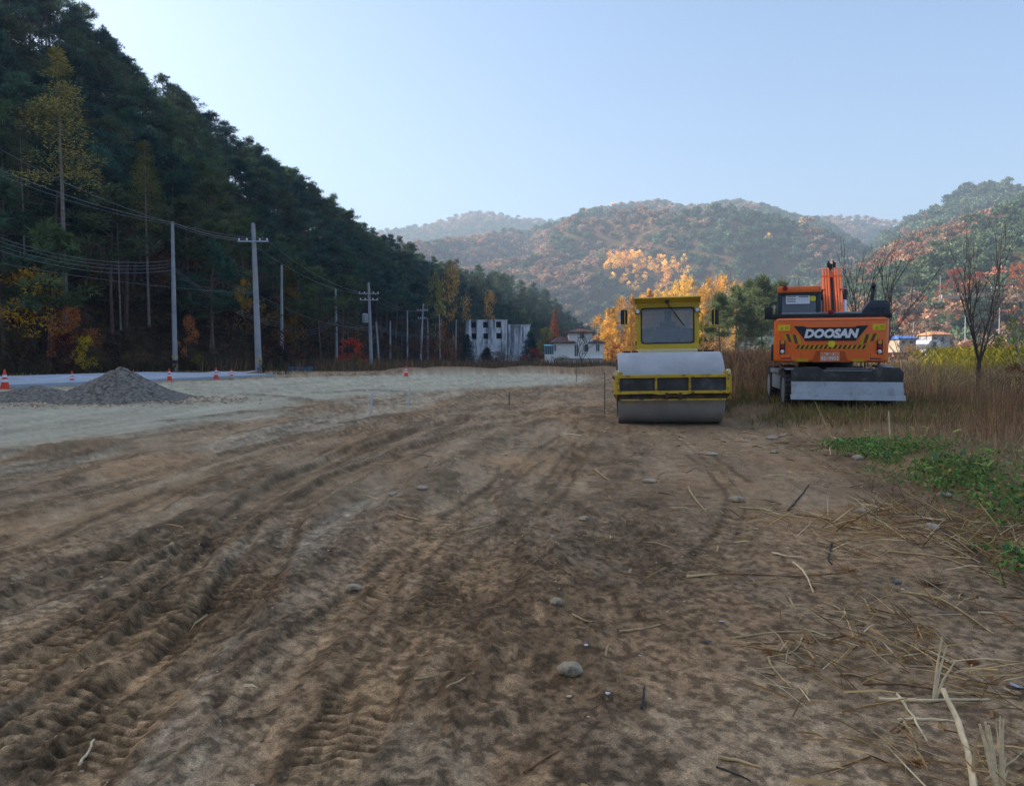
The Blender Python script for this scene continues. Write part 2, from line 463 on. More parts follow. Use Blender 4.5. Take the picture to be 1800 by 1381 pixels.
def poly_sd(x, y, P):
    d = np.full(x.shape, 1e9); ins = np.zeros(x.shape, bool)
    for i in range(len(P)):
        a, b = P[i], P[(i + 1) % len(P)]
        e = b - a
        t = np.clip(((x - a[0]) * e[0] + (y - a[1]) * e[1]) / (e @ e), 0, 1)
        d = np.minimum(d, np.hypot(x - a[0] - t * e[0], y - a[1] - t * e[1]))
        c = ((a[1] > y) != (b[1] > y))
        with np.errstate(divide='ignore', invalid='ignore'):
            c &= x < (b[0] - a[0]) * (y - a[1]) / (b[1] - a[1] + 1e-12) + a[0]
        ins ^= c
    return np.where(ins, -d, d)

VX = np.array([0, 3, 5, 7.8, 10, 12, 13.6, 15, 17, 20, 30, 45, 60.0]); VE = np.array([4.1, 3.7, 3.75, 4.35, 4.8, 5.25, 4.9, 4.9, 4.75, 4.7, 5.3, 7.5, 9.0])
ROAD = dict(a=(-27.0, 17.2), d=(0.405, 0.914), w=11.0)

def road_uv(x, y):
    dx, dy = ROAD['d']
    return (x - ROAD['a'][0]) * dx + (y - ROAD['a'][1]) * dy, (x - ROAD['a'][0]) * dy - (y - ROAD['a'][1]) * dx

def ground(x, y, full=False):
    x = np.asarray(x, float); y = np.asarray(y, float)
    near = 1 - sstep(45, 70, np.hypot(x, y))
    xe = np.interp(y, VX, VE) + 0.35 * (fbm(x * 0 + y * 0.9, y * 0 + 3.3, 3, 5) - 0.5)
    verge = sstep(-0.1, 1.6, x - xe)
    right = sstep(-0.4, 1.2, x - 0.12 * y)
    curve = 0.05 * np.maximum(y - 9, 0) ** 1.35
    u = np.where(y < 60, x - right * 0.155 * y - (1 - right) * (curve - 0.03 * y), x)
    pale_d = poly_sd(x + 1.6 * (fbm(x * 0.5, y * 0.28, 4, 21) - 0.5) * np.minimum(1, y / 14), y + 4.0 * (fbm(x * 0.35 + 9, y * 0.35, 4, 22) - 0.5), PALE)
    pale = 1 - sstep(-1.3, 0.9, pale_d)
    z = -0.9 * sstep(56, 80, y) * sstep(-30, -8, x) + 0.30 * verge * near
    z = z + 0.10 * (fbm(x * 0.22, y * 0.22, 3, 1) - 0.5) * near
    # bank of soil at the far edge of the site
    bank = np.exp(-((y - (53 + 1.5 * np.sin(x * 0.4))) / 2.0) ** 2) * sstep(-12, -6, x) * (1 - sstep(6, 12, x))
    z = z + bank * (0.40 + 0.25 * fbm(x * 0.3, y * 0.3, 3, 31))
    roll = sstep(0.25, 0.45, x - (0.50 + 0.146 * (y - 2.5))) * (1 - sstep(2.25, 2.6, x - (0.50 + 0.146 * (y - 2.5)))) * sstep(1.5, 2.5, y) * (1 - sstep(15, 19, y))
    amp = near * (1 - 0.75 * verge) * (1 - 0.65 * pale) * (1 - 0.62 * roll)
    st = fbm(u * 2.6, y * 0.24, 5, 2)
    st2 = fbm(u * 7.0 + 4, y * 0.7, 4, 3)
    lump = fbm(x * 1.5, y * 1.5, 4, 4)
    rgt = sstep(-0.3, 0.8, x - 0.1 * y)
    z = z + amp * ((0.085 - 0.045 * rgt) * (st - 0.5) + (0.04 - 0.02 * rgt) * (st2 - 0.5) + 0.035 * (lump - 0.5) + 0.035 * (fbm(u * 4.5 + 2, y * 1.6, 4, 18) - 0.5))
    loose = sstep(0.50, 0.62, fbm(u * 0.75 + 7, y * 0.16 + 2, 4, 6) * 0.62 + 0.38 * st2) * (1 - 0.7 * pale) * (1 - 0.6 * roll)
    flat = np.zeros(x.shape)
    edge = np.zeros(x.shape); lugs = np.zeros(x.shape); inner = np.zeros(x.shape)
    for line, hw, h in WINDROWS:
        d, o, a = seg_dist(x, y, line)
        j = d * (0.75 + 0.8 * fbm(x * 2.2, y * 2.2, 3, 40))
        w = np.exp(-(j / hw) ** 2)
        z = z + w * h * 0.65 * (0.35 + 1.1 * fbm(x * 3.2, y * 3.2, 4, 41))
        loose = np.maximum(loose, w * 1.15)
    for line, hw, dep, pitch in TRACKS:
        d, o, a = seg_dist(x, y, line)
        patch = sstep(0.36, 0.52, fbm(a * 0.55 + hw * 90, a * 0 + dep * 100, 2, 44))
        w = (1 - sstep(hw * 0.85, hw * 1.1, d)) * (0.35 + 0.65 * patch)
        patch2 = sstep(0.34, 0.54, fbm(x * 1.7 + dep * 50, y * 1.7, 3, 47))
        berm = np.exp(-((d - hw * 1.35) / (hw * 0.38)) ** 2) * (0.4 + 0.9 * fbm(x * 4, y * 4, 3, 45))
        lg = np.sin(2 * math.pi * (a / pitch + 0.8 * np.abs(o) / hw + 0.25 * fbm(x * 5, y * 5, 2, 46))) * (1 - sstep(5.5, 9.5, np.hypot(x, y)))
        z = z - w * dep * 0.50 + berm * dep * 0.26 + w * (0.15 + 0.85 * patch2) * (np.clip(lg * 2.4, -1, 1)) * (0.005 + dep * 0.04)
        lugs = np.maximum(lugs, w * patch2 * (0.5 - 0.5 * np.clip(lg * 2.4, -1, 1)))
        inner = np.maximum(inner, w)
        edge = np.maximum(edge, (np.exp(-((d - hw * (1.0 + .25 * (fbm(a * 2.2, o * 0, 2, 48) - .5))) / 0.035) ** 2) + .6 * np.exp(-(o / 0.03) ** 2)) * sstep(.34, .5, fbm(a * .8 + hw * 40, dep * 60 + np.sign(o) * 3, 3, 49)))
        loose = np.maximum(loose, berm * 0.55)
    r = np.hypot(x, y)
    fine = 1 - sstep(7, 15, r)
    clod = fbm(x * 9, y * 9, 3, 8, 0.6)
    z = z + near * fine * (clod - 0.5) * (0.013 + 0.042 * np.clip(loose, 0, 1)) * (1 - 0.4 * roll)
    grit = fbm(x * 26, y * 26, 2, 9, 0.6)
    z = z + near * (1 - sstep(3, 6, r)) * (grit - 0.5) * (0.008 + 0.016 * np.clip(loose, 0, 1))
    # edge of the rolled strip
    if not full:
        return z
    C = lambda *c: np.array(lin(*c))
    loose = np.clip(loose, 0, 1)
    n1 = fbm(x * 1.1 + 3, y * 0.7, 5, 11)[..., None]
    n2 = fbm(u * 4 + 1, y * 0.55, 5, 12)[..., None]
    n3 = fbm(x * 11, y * 11, 3, 13, 0.62)[..., None]
    n4 = fbm(x * 24, y * 24, 2, 19, 0.7)[..., None] * (1 - sstep(5, 9, r))[..., None] + 0.5 * sstep(5, 9, r)[..., None]
    tex = 1 - sstep(9, 26, r)
    base = C(112, 96, 82) * (1 - n2) + C(140, 124, 109) * n2
    base = base * (0.74 + 0.52 * n1)
    warm = sstep(0.5, 0.68, fbm(x * 0.8 + 50, y * 0.5, 4, 14))[..., None]
    base = base * (1 - warm * 0.45) + C(132, 102, 76) * warm * 0.45
    greyp = (sstep(0.50, 0.58, fbm(u * 1.1 + 30, y * 0.22, 6, 15, 0.58)) * (1 - sstep(-1.9, -0.7, x)))[..., None]
    base = base * (1 - 0.75 * greyp) + (C(132, 125, 117) * (0.8 + 0.4 * n3)) * 0.75 * greyp
    rb = (rgt * (1 - roll * 0.4))[..., None]
    base = base * (1 - 0.5 * rb) + C(104, 85, 70) * (0.75 + 0.5 * n1) * 0.5 * rb
    pl = pale[..., None]
    base = base * (1 - pl) + C(142, 140, 134) * (0.70 + 0.5 * n2) * pl
    tan = (inner * 0.30)[..., None]
    base = base * (1 - tan) + C(140, 116, 90) * tan * (0.8 + 0.4 * n3)
    # damp broken soil, clods and crumbs; streaks and rut edges also paint relief shade
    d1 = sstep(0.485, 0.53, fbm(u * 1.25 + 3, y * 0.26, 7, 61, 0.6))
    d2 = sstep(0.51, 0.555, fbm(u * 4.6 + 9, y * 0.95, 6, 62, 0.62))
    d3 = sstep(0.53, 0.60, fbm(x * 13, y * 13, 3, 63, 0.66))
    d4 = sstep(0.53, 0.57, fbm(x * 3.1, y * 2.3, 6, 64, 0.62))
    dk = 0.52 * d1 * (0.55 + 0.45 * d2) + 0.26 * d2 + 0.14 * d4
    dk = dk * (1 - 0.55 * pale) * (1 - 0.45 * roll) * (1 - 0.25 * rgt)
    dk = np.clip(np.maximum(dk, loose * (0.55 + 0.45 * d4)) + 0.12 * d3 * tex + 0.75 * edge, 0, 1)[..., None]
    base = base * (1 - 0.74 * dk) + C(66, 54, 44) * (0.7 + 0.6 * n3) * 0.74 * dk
    base = base * (1 - 0.42 * lugs[..., None])  # hollows between the lugs darkened: their shade put into the colour
    det = (0.62 + 0.76 * n3) * (1 - 0.42 * sstep(0.53, 0.64, n4)) * (1 + 0.30 * sstep(0.56, 0.66, 1 - n4))
    base = base * (det * (1 - 0.65 * pl) + 0.65 * pl)
    v = verge[..., None]
    base = base * (1 - 0.8 * v) + C(80, 68, 50) * (0.7 + 0.6 * n3) * 0.8 * v
    bk = np.clip(bank * 1.4, 0, 1)[..., None]
    base = base * (1 - bk) + C(96, 78, 64) * (0.6 + 0.8 * n3) * bk
    far = sstep(54, 62, r)[..., None]
    base = base * (1 - far) + C(78, 68, 48) * (0.6 + 0.8 * n1) * far
    return z, np.clip(base * np.array([2.14, 1.95, 1.50]), 0.008, 0.85)

def gz(x, y):
    return float(ground(np.array([x], float), np.array([y], float))[0])

def gpt(px, py, lift=0.0):
    """the place on the ground that the photograph shows at px, py"""
    d = ray(px, py); z = 0.0
    for _ in range(6):
        k = (z - CAM_H) / d.z
        x, y = d.x * k, d.y * k
        z = gz(x, y)
    return Vector((x, y, z + lift))

def polar_sheet(r, a):
    R, A = np.meshgrid(r, a, indexing='ij')
    return R, A, R * np.sin(A), R * np.cos(A)

def grid_quads(nr, na, wrap=False):
    i, j = np.meshgrid(np.arange(nr - 1), np.arange(na if wrap else na - 1), indexing='ij')
    j2 = (j + 1) % na
    return np.stack([i * na + j, i * na + j2, (i + 1) * na + j2, (i + 1) * na + j], -1).reshape(-1, 4)[:, ::-1]

ang = np.concatenate([np.linspace(-42, 42, 740), np.linspace(42, 318, 90)[1:-1]]) * math.pi / 180
rr = np.concatenate([np.geomspace(0.15, 1.85, 14)[:-1], 1 / np.linspace(1 / 1.85, 1 / 60.0, 540), np.geomspace(60, 2900, 30)[1:]])
R_, A_, X_, Y_ = polar_sheet(rr, ang)
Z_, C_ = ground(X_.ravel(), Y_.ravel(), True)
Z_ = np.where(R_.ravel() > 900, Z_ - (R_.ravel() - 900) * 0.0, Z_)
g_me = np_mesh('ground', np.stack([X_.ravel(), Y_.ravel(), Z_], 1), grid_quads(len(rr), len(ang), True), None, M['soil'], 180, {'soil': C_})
gr = link(bpy.data.objects.new('ground', g_me)); tag(gr, kind='structure')

# pale road along the foot of the wooded hill
us = np.linspace(-40, 31, 60); ws = np.linspace(0, -ROAD['w'], 8)
U, V = np.meshgrid(us, ws, indexing='ij')
dx, dy = ROAD['d']
RX = ROAD['a'][0] + U * dx + V * dy; RY = ROAD['a'][1] + U * dy - V * dx
RZ = ground(RX.ravel(), RY.ravel()) * 0.0 + 0.13 + 0.02 * (V.ravel() / -ROAD['w'])
rv = np.stack([RX.ravel(), RY.ravel(), RZ], 1)
skirt = rv.reshape(60, 8, 3)[:, [0, 7]].copy(); skirt[:, :, 2] -= 0.45
allv = np.concatenate([rv, skirt[:, 0], skirt[:, 1]])
q = grid_quads(60, 8)
n0 = 480
sk = [[i * 8, n0 + i, n0 + i + 1, (i + 1) * 8] for i in range(59)] + [[i * 8 + 7, (i + 1) * 8 + 7, n0 + 61 + i, n0 + 60 + i] for i in range(59)]
road = link(bpy.data.objects.new('road', np_mesh('road', allv, np.concatenate([q, np.array(sk)]), None, M['asphalt'], 30)))
tag(road, kind='structure')

# ------------------------------------------------------------------ hills, laid out by bearing from the site
def az(px): return math.atan((px - 900.0) / FPX)

def el(px, py):  # tangent of the elevation seen at that pixel
    d = ray(px, py)
    return d.z / math.hypot(d.x, d.y)

class Hill:
    def __init__(self, pts, tree, foot_z=-1.5, shape=1.15, back=0.25):
        """pts: (bearing, foot distance, ridge distance, tangent of skyline elevation)"""
        p = np.array(sorted(pts)); self.p = p
        self.tree, self.fz, self.shape, self.back = tree, foot_z, shape, back
        self.folds = (0, 200)
    def par(self, a):
        p = self.p
        df, dr, e = (np.interp(a, p[:, 0], p[:, i]) for i in (1, 2, 3))
        zr = np.maximum(e * dr + CAM_H - self.tree, self.fz + 0.5)
        return df, dr, zr
    def z(self, a, d):
        df, dr, zr = self.par(a)
        t = (d - df) / (dr - df)
        x, y = d * np.sin(a), d * np.cos(a)
        base = self.fz + (zr - self.fz) * np.clip(t, 0, 1) ** self.shape
        over = np.maximum(t - 1, 0) * (dr - df)
        base = base - over * self.back
        am, sc = self.folds
        if am:
            rid = 1 - np.abs(2 * fbm(x / sc, y / sc, 4, 77) - 1) * 2.2
            tt = np.clip(t, 0, 1)
            base = base + am * (rid - 0.5) * (4 * tt * (1 - tt)) * (zr - self.fz) / 100.0
        return np.where(t < 0, self.fz + t * 6.0, base)
    def mesh(self, name, a0, a1, na, nr, tmax=1.7):
        a = np.linspace(a0, a1, na); t = np.linspace(-0.05, tmax, nr)
        T, A = np.meshgrid(t, a, indexing='ij')
        df, dr, zr = self.par(A)
        D = df + T * (dr - df)
        Zz = self.z(A, D)
        X, Y = D * np.sin(A), D * np.cos(A)
        n = fbm(X / 9, Y / 9, 4, 50)[..., None]; n2 = fbm(X / 60, Y / 60, 3, 51)[..., None]
        c = np.array(lin(74, 62, 44)) * (1 - n2) + np.array(lin(96, 72, 46)) * n2
        c = c * (0.6 + 0.8 * n)
        me = np_mesh(name, np.stack([X, Y, Zz], -1).reshape(-1, 3), grid_quads(nr, na), None, M['forest_floor'], 180, {'soil': c.reshape(-1, 3)})
        o = link(bpy.data.objects.new(name, me)); tag(o, kind='structure')
        return o

def P(lst): return [(az(px), f, r, el(px, py)) for px, f, r, py in lst]

deg = math.pi / 180
LEFT = Hill([(-179 * deg, 200, 330, .05), (-150 * deg, 120, 230, .30), (-120 * deg, 70, 175, .60), (-90 * deg, 56, 160, .70), (-70 * deg, 56, 150, .66), (-50 * deg, 60, 146, .55)] +
            P([(0, 64, 145, -80), (130, 64, 150, -5), (250, 66, 160, 112), (370, 68, 170, 205), (450, 72, 185, 265), (520, 80, 195, 310), (600, 100, 215, 370), (680, 128, 240, 418),
               (720, 145, 250, 440), (800, 185, 280, 468), (880, 215, 300, 483), (960, 250, 330, 518), (1010, 300, 360, 566), (1040, 340, 380, 612), (1080, 360, 400, 625)]), 11.5, shape=1.05, back=0.1)
LEFT.folds = (9, 60)
FAR = Hill(P([(500, 1080, 1600, 470), (640, 1080, 1600, 412), (690, 1080, 1600, 400), (740, 1080, 1600, 393), (790, 1080, 1600, 380), (840, 1080, 1600, 369), (880, 1080, 1600, 374), (930, 1080, 1600, 380), (980, 1080, 1600, 383), (1040, 1080, 1600, 377), (1100, 1080, 1600, 390), (1200, 1080, 1600, 420), (1300, 1080, 1600, 500)]), 8)
FAR.folds = (26, 420)
MID = Hill(P([(560, 560, 1050, 480), (640, 560, 1050, 452), (700, 520, 1050, 430), (770, 500, 1060, 424), (850, 480, 1080, 417), (930, 470, 1120, 408), (990, 460, 1150, 394), (1040, 450, 1180, 375), (1080, 440, 1200, 366), (1130, 440, 1230, 358), (1200, 440, 1260, 360), (1240, 440, 1270, 355), (1290, 440, 1280, 352), (1330, 440, 1260, 362), (1380, 440, 1220, 378), (1430, 440, 1180, 388), (1500, 440, 1100, 425), (1560, 440, 1050, 455), (1660, 440, 1000, 500), (1760, 440, 1000, 560)]), 9, shape=0.95)
MID.folds = (38, 300)
BACK = Hill(P([(1300, 1060, 1480, 420), (1380, 1060, 1480, 395), (1440, 1060, 1480, 377), (1490, 1060, 1480, 379), (1540, 1060, 1480, 386), (1580, 1060, 1480, 388), (1660, 1060, 1480, 400), (1800, 1060, 1480, 420)]), 8)
BACK.folds = (26, 380)
RB = Hill(P([(1480, 560, 900, 470), (1540, 560, 900, 412), (1590, 560, 900, 380), (1640, 560, 900, 350), (1680, 560, 900, 328), (1720, 560, 900, 318), (1800, 560, 900, 314), (1900, 560, 900, 296), (2050, 560, 900, 280)]), 9, shape=0.9)
RB.folds = (22, 240)
RF = Hill(P([(1330, 330, 420, 612), (1400, 300, 430, 575), (1460, 270, 450, 500), (1510, 250, 470, 447), (1560, 240, 500, 415), (1620, 230, 520, 392), (1700, 215, 540, 364), (1760, 210, 550, 345), (1800, 205, 560, 332), (1950, 190, 580, 280), (2200, 190, 580, 240)]), 8, shape=0.98)
RF.folds = (20, 120)

LEFT.mesh('hill_left', -179 * deg, az(1080), 260, 60)
FAR.mesh('mountain_far', az(500), az(1300), 160, 40)
MID.mesh('mountain_middle', az(560), az(1760), 260, 80)
BACK.mesh('mountain_back', az(1300), az(1800), 100, 30)
RB.mesh('mountain_right', az(1480), az(2050), 120, 40)
RF.mesh('hill_right', az(1330), az(2200), 180, 70)
# ------------------------------------------------------------------ tree builders
def sprays(C, Rad, n, length, width, r, up=0.25, var=(0.6, 1.35)):
    """needle sprays or leaves: n small triangles around each clump centre C with radii Rad"""
    C = np.repeat(np.asarray(C, float), n, 0); Rd = np.repeat(np.asarray(Rad, float), n, 0)
    N = len(C)
    d = r.normal(size=(N, 3)); d /= np.linalg.norm(d, axis=1)[:, None] + 1e-9
    k = r.random(N) ** 0.45
    p = C + d * Rd * k[:, None]
    o = d * Rd; o /= np.linalg.norm(o, axis=1)[:, None] + 1e-9
    o = o + r.normal(size=(N, 3)) * 0.45; o[:, 2] += up
    o /= np.linalg.norm(o, axis=1)[:, None] + 1e-9
    s = np.cross(o, r.normal(size=(N, 3))); s /= np.linalg.norm(s, axis=1)[:, None] + 1e-9
    l = length * r.uniform(0.6, 1.3, N)[:, None]; w = width * r.uniform(0.6, 1.3, N)[:, None]
    v = np.stack([p - s * w * 0.5, p + s * w * 0.5, p + o * l], 1).reshape(-1, 3)
    va = np.repeat(np.repeat(r.uniform(var[0], var[1], N // n), n) * r.uniform(0.75, 1.25, N), 3)
    return v, va

def tri_mesh(name, v, va, m):
    return np_mesh(name, v, None, np.arange(len(v)).reshape(-1, 3), m, None, {'var': va})

def tube_mesh(name, paths, m, n=5):
    bm = NB()
    for pts, rs in paths: tube(bm, pts, rs, n)
    me = bpy.data.meshes.new(name)
    bm.to_mesh(me); bm.free()
    return finish(me, m, 60)

def pine_tree(seed, h=12.0, n=46, low=0.38, spread=2.6, m_leaf='leaf', m_bark='pinebark'):
    r = np.random.default_rng(seed)
    bend = r.uniform(-0.5, 0.5, 2)
    def T(t): return Vector((bend[0] * math.sin(t * 3), bend[1] * math.sin(t * 2.4), h * t))
    paths = [([T(t) for t in np.linspace(-0.08, 0.97, 8)], list(np.linspace(0.17, 0.04, 8)))]
    C, R = [], []
    for t in np.linspace(low, 0.97, 24):
        t += r.uniform(-0.02, 0.02)
        a = r.uniform(0, 6.28)
        u = (t - low) / (1 - low)
        L = spread * (0.55 + 0.9 * math.sin(math.pi * min(1, u * 0.75 + 0.15))) * (1.12 - 0.88 * u) * r.uniform(0.55, 1.15)
        b = T(t); e = b + Vector((math.cos(a) * L, math.sin(a) * L, L * r.uniform(0.0, 0.35)))
        paths.append(([b, b.lerp(e, 0.6) + Vector((0, 0, -0.05)), e], [0.05, 0.035, 0.015]))
        for k in (0.55, 0.95):
            c = b.lerp(e, k); s = r.uniform(0.55, 0.95) * (0.75 + 0.25 * L / spread)
            C.append((c.x, c.y, c.z + 0.1)); R.append((s, s, s * 0.45))
    for k in range(3):
        t = T(0.95 + 0.03 * k); C.append((t.x + r.uniform(-.3, .3), t.y + r.uniform(-.3, .3), t.z)); R.append((0.5, 0.5, 0.45))
    for k in range(5):   # dead lower branches
        t = r.uniform(0.18, low); a = r.uniform(0, 6.28); b = T(t); L = r.uniform(0.5, 1.3)
        paths.append(([b, b + Vector((math.cos(a) * L, math.sin(a) * L, r.uniform(-.1, .3)))], [0.03, 0.008]))
    v, va = sprays(C, R, n, 0.50, 0.11, r, 0.4)
    return tube_mesh('trunk', paths, M[m_bark]), tri_mesh('crown', v, va, M[m_leaf])

def larch_tree(seed, h=13.0, n=30, low=0.14, width=2.0, lw=(0.36, 0.2), m_leaf='leaf', m_bark='palebark', gaps=0.1):
    r = np.random.default_rng(seed)
    paths = [([(0, 0, -1.0), (0.05, 0, h * 0.5), (0, 0.04, h * 0.98)], [0.16, 0.10, 0.02])]
    C, R = [], []
    for u in np.linspace(0, 1, 26):
        z = h * (low + (1 - low) * u)
        w = width * (1 - u) ** 0.75 * r.uniform(0.7, 1.1) + 0.15
        a0 = r.uniform(0, 6.28)
        for k in range(3 if u < 0.8 else 2):
            if r.random() < gaps: continue
            a = a0 + k * 2.1 + r.uniform(-.4, .4)
            e = Vector((math.cos(a) * w, math.sin(a) * w, z - 0.05 * w + r.uniform(-.2, .2)))
            if k == 0: paths.append(([(0, 0, z), e], [0.03, 0.008]))
            c = e * 0.62; C.append((c.x, c.y, z)); s = 0.25 + w * 0.40; R.append((s, s, 0.35 + 0.1 * w))
    v, va = sprays(C, R, n, lw[0], lw[1], r, 0.3, (0.65, 1.3))
    return tube_mesh('trunk', paths, M[m_bark]), tri_mesh('crown', v, va, M[m_leaf])

def round_tree(seed, h=5.0, n=34, cl=26, lw=(0.24, 0.17), spread=1.0, low=0.2, m_leaf='leaf', m_bark='bark', sparse=1.0):
    r = np.random.default_rng(seed)
    paths = []
    C, R = [], []
    stems = 3 + seed % 3
    for k in range(stems):
        a = 6.28 * k / stems + r.uniform(-.5, .5); L = h * 0.28 * spread
        e = Vector((math.cos(a) * L, math.sin(a) * L, h * r.uniform(0.6, 0.85)))
        paths.append(([(0, 0, -0.4), e * 0.45 + Vector((0, 0, h * 0.1)), e], [0.03 * h * 0.4, 0.015 * h * 0.4, 0.012]))
    for k in range(cl):
        a = r.uniform(0, 6.28); u = r.random(); q = math.sqrt(r.random())
        z = h * (low + (0.97 - low) * u)
        w = h * 0.46 * spread * math.sin(math.pi * (0.18 + 0.74 * u)) * q
        C.append((math.cos(a) * w, math.sin(a) * w, z)); s = h * r.uniform(0.08, 0.15) * sparse; R.append((s, s, s * 0.75))
    v, va = sprays(C, R, n, lw[0], lw[1], r, 0.1, (0.55, 1.4))
    return tube_mesh('trunk', paths, M[m_bark]), tri_mesh('crown', v, va, M[m_leaf])

def place_tree(name, pair, loc, s, rz, col, label, cat='tree', group=None, tilt=0.0):
    t = thing(name, label, cat, loc, rz, group)
    t.scale = (s[0], s[0], s[1]) if isinstance(s, (tuple, list)) else (s, s, s)
    t.rotation_euler = (tilt, 0, rz)
    a = link(bpy.data.objects.new('trunk', pair[0]), t)
    b = link(bpy.data.objects.new('crown', pair[1]), t); b.color = (*col, 1)
    return t

def join_proto(name, pair_fn, *a, **k):
    """trunk and crown of one tree as one mesh, the model that a far wood repeats"""
    tr, cr = pair_fn(*a, **k)
    n1, n2 = len(tr.vertices), len(cr.vertices)
    v = np.empty(n1 * 3, np.float32); tr.vertices.foreach_get('co', v)
    w = np.empty(n2 * 3, np.float32); cr.vertices.foreach_get('co', w)
    bm = NB(); bm.from_mesh(tr); bm.from_mesh(cr)
    for f in bm.faces: f.material_index = 0 if f.index < len(tr.polygons) else 1
    bm.faces.ensure_lookup_table()
    for i, f in enumerate(bm.faces): f.material_index = 0 if i < len(tr.polygons) else 1
    me = bpy.data.meshes.new(name); bm.to_mesh(me); bm.free()
    va = np.ones(n1 + n2, np.float32); q = np.empty(n2, np.float32)
    cr.attributes['var'].data.foreach_get('value', q); va[n1:] = q
    if 'var' in me.attributes: me.attributes.remove(me.attributes['var'])
    me.attributes.new('var', 'FLOAT', 'POINT').data.foreach_set('value', va)
    me.materials.append(tr.materials[0]); me.materials.append(cr.materials[0])
    return bpy.data.objects.new(name, me)

def crown_proto(name, seed, n=190, fl=1.0, rough=0.35):
    """crown of a tree far off, about 1 m in radius: ragged leafy faces over an uneven dome"""
    r = np.random.default_rng(seed)
    C, R = [], []
    for k in range(13):
        d = r.normal(size=3); d /= np.linalg.norm(d); d[2] = abs(d[2]) * 0.9 - 0.25
        C.append(d * np.array([0.62, 0.62, 0.72 * fl]) + np.array([0, 0, 0.55 * fl])); s = r.uniform(0.26, 0.44); R.append((s, s, s * 0.85))
    v, va = sprays(C, R, max(6, n // 13), rough, rough * 0.9, r, 0.15, (0.6, 1.35))
    return bpy.data.objects.new(name, tri_mesh(name, v, va, M['leaf_far']))

def scatter(name, pts, scl, tint, idx, protos, label=None, cat=None):
    N = len(pts)
    me = bpy.data.meshes.new(name)
    me.vertices.add(N); me.vertices.foreach_set('co', np.asarray(pts, np.float32).ravel())
    scl = np.asarray(scl, np.float32)
    if scl.ndim == 1: scl = np.stack([scl] * 3, 1)
    me.attributes.new('scl', 'FLOAT_VECTOR', 'POINT').data.foreach_set('vector', scl.ravel())
    rot = np.zeros((N, 3), np.float32); rot[:, 2] = rng.uniform(0, 6.28, N); rot[:, :2] = rng.normal(size=(N, 2)) * 0.06
    me.attributes.new('rot', 'FLOAT_VECTOR', 'POINT').data.foreach_set('vector', rot.ravel())
    me.attributes.new('tint', 'FLOAT_COLOR', 'POINT').data.foreach_set('color', np.concatenate([np.asarray(tint, np.float32), np.ones((N, 1), np.float32)], 1).ravel())
    me.attributes.new('idx', 'INT', 'POINT').data.foreach_set('value', np.asarray(idx, np.int32))
    o = link(bpy.data.objects.new(name, me)); tag(o, label, cat, None, 'stuff')
    ng = bpy.data.node_groups.new(name, 'GeometryNodeTree')
    ng.interface.new_socket('Geometry', in_out='INPUT', socket_type='NodeSocketGeometry')
    ng.interface.new_socket('Geometry', in_out='OUTPUT', socket_type='NodeSocketGeometry')
    n = ng.nodes; l = ng.links
    gi, go, jo = n.new('NodeGroupInput'), n.new('NodeGroupOutput'), n.new('GeometryNodeJoinGeometry')
    def named(nm, ty):
        k = n.new('GeometryNodeInputNamedAttribute'); k.data_type = ty; k.inputs[0].default_value = nm
        return k.outputs[0]
    s_, r_, i_ = named('scl', 'FLOAT_VECTOR'), named('rot', 'FLOAT_VECTOR'), named('idx', 'INT')
    e = n.new('FunctionNodeEulerToRotation'); l.new(r_, e.inputs[0])
    for k, p in enumerate(protos):
        ip = n.new('GeometryNodeInstanceOnPoints')
        c = n.new('FunctionNodeCompare'); c.data_type = 'INT'; c.operation = 'EQUAL'
        ci = [q for q in c.inputs if q.type == 'INT']
        l.new(i_, ci[0]); ci[1].default_value = k
        oi = n.new('GeometryNodeObjectInfo'); oi.inputs['Object'].default_value = p
        l.new(gi.outputs[0], ip.inputs['Points']); l.new(c.outputs[0], ip.inputs['Selection'])
        l.new(oi.outputs['Geometry'], ip.inputs['Instance']); l.new(e.outputs[0], ip.inputs['Rotation']); l.new(s_, ip.inputs['Scale'])
        l.new(ip.outputs[0], jo.inputs[0])
    l.new(jo.outputs[0], go.inputs[0])
    md = o.modifiers.new('scatter', 'NODES'); md.node_group = ng
    return o

def scatter_on(hill, a0, a1, spacing, t0=0.0, t1=1.25, seed=1):
    """jittered places on a hill, spacing metres apart"""
    r = np.random.default_rng(seed)
    out = []
    am = 0.5 * (a0 + a1)
    dmax = hill.p[:, 2].max() * 1.3
    for d in np.arange(hill.p[:, 1].min(), dmax, spacing * 0.87):
        a = np.arange(a0, a1, spacing / d)
        a = a + r.uniform(-0.5, 0.5, len(a)) * spacing / d
        dd = d + r.uniform(-0.5, 0.5, len(a)) * spacing
        df, dr, zr = hill.par(a)
        t = (dd - df) / (dr - df)
        k = (t > t0) & (t < t1)
        out.append(np.stack([a[k], dd[k], t[k]], 1))
    o = np.concatenate(out)
    z = hill.z(o[:, 0], o[:, 1])
    return np.stack([o[:, 1] * np.sin(o[:, 0]), o[:, 1] * np.cos(o[:, 0]), z, o[:, 0], o[:, 1], o[:, 2]], 1)

def L3(*c): return np.array(lin(*c))

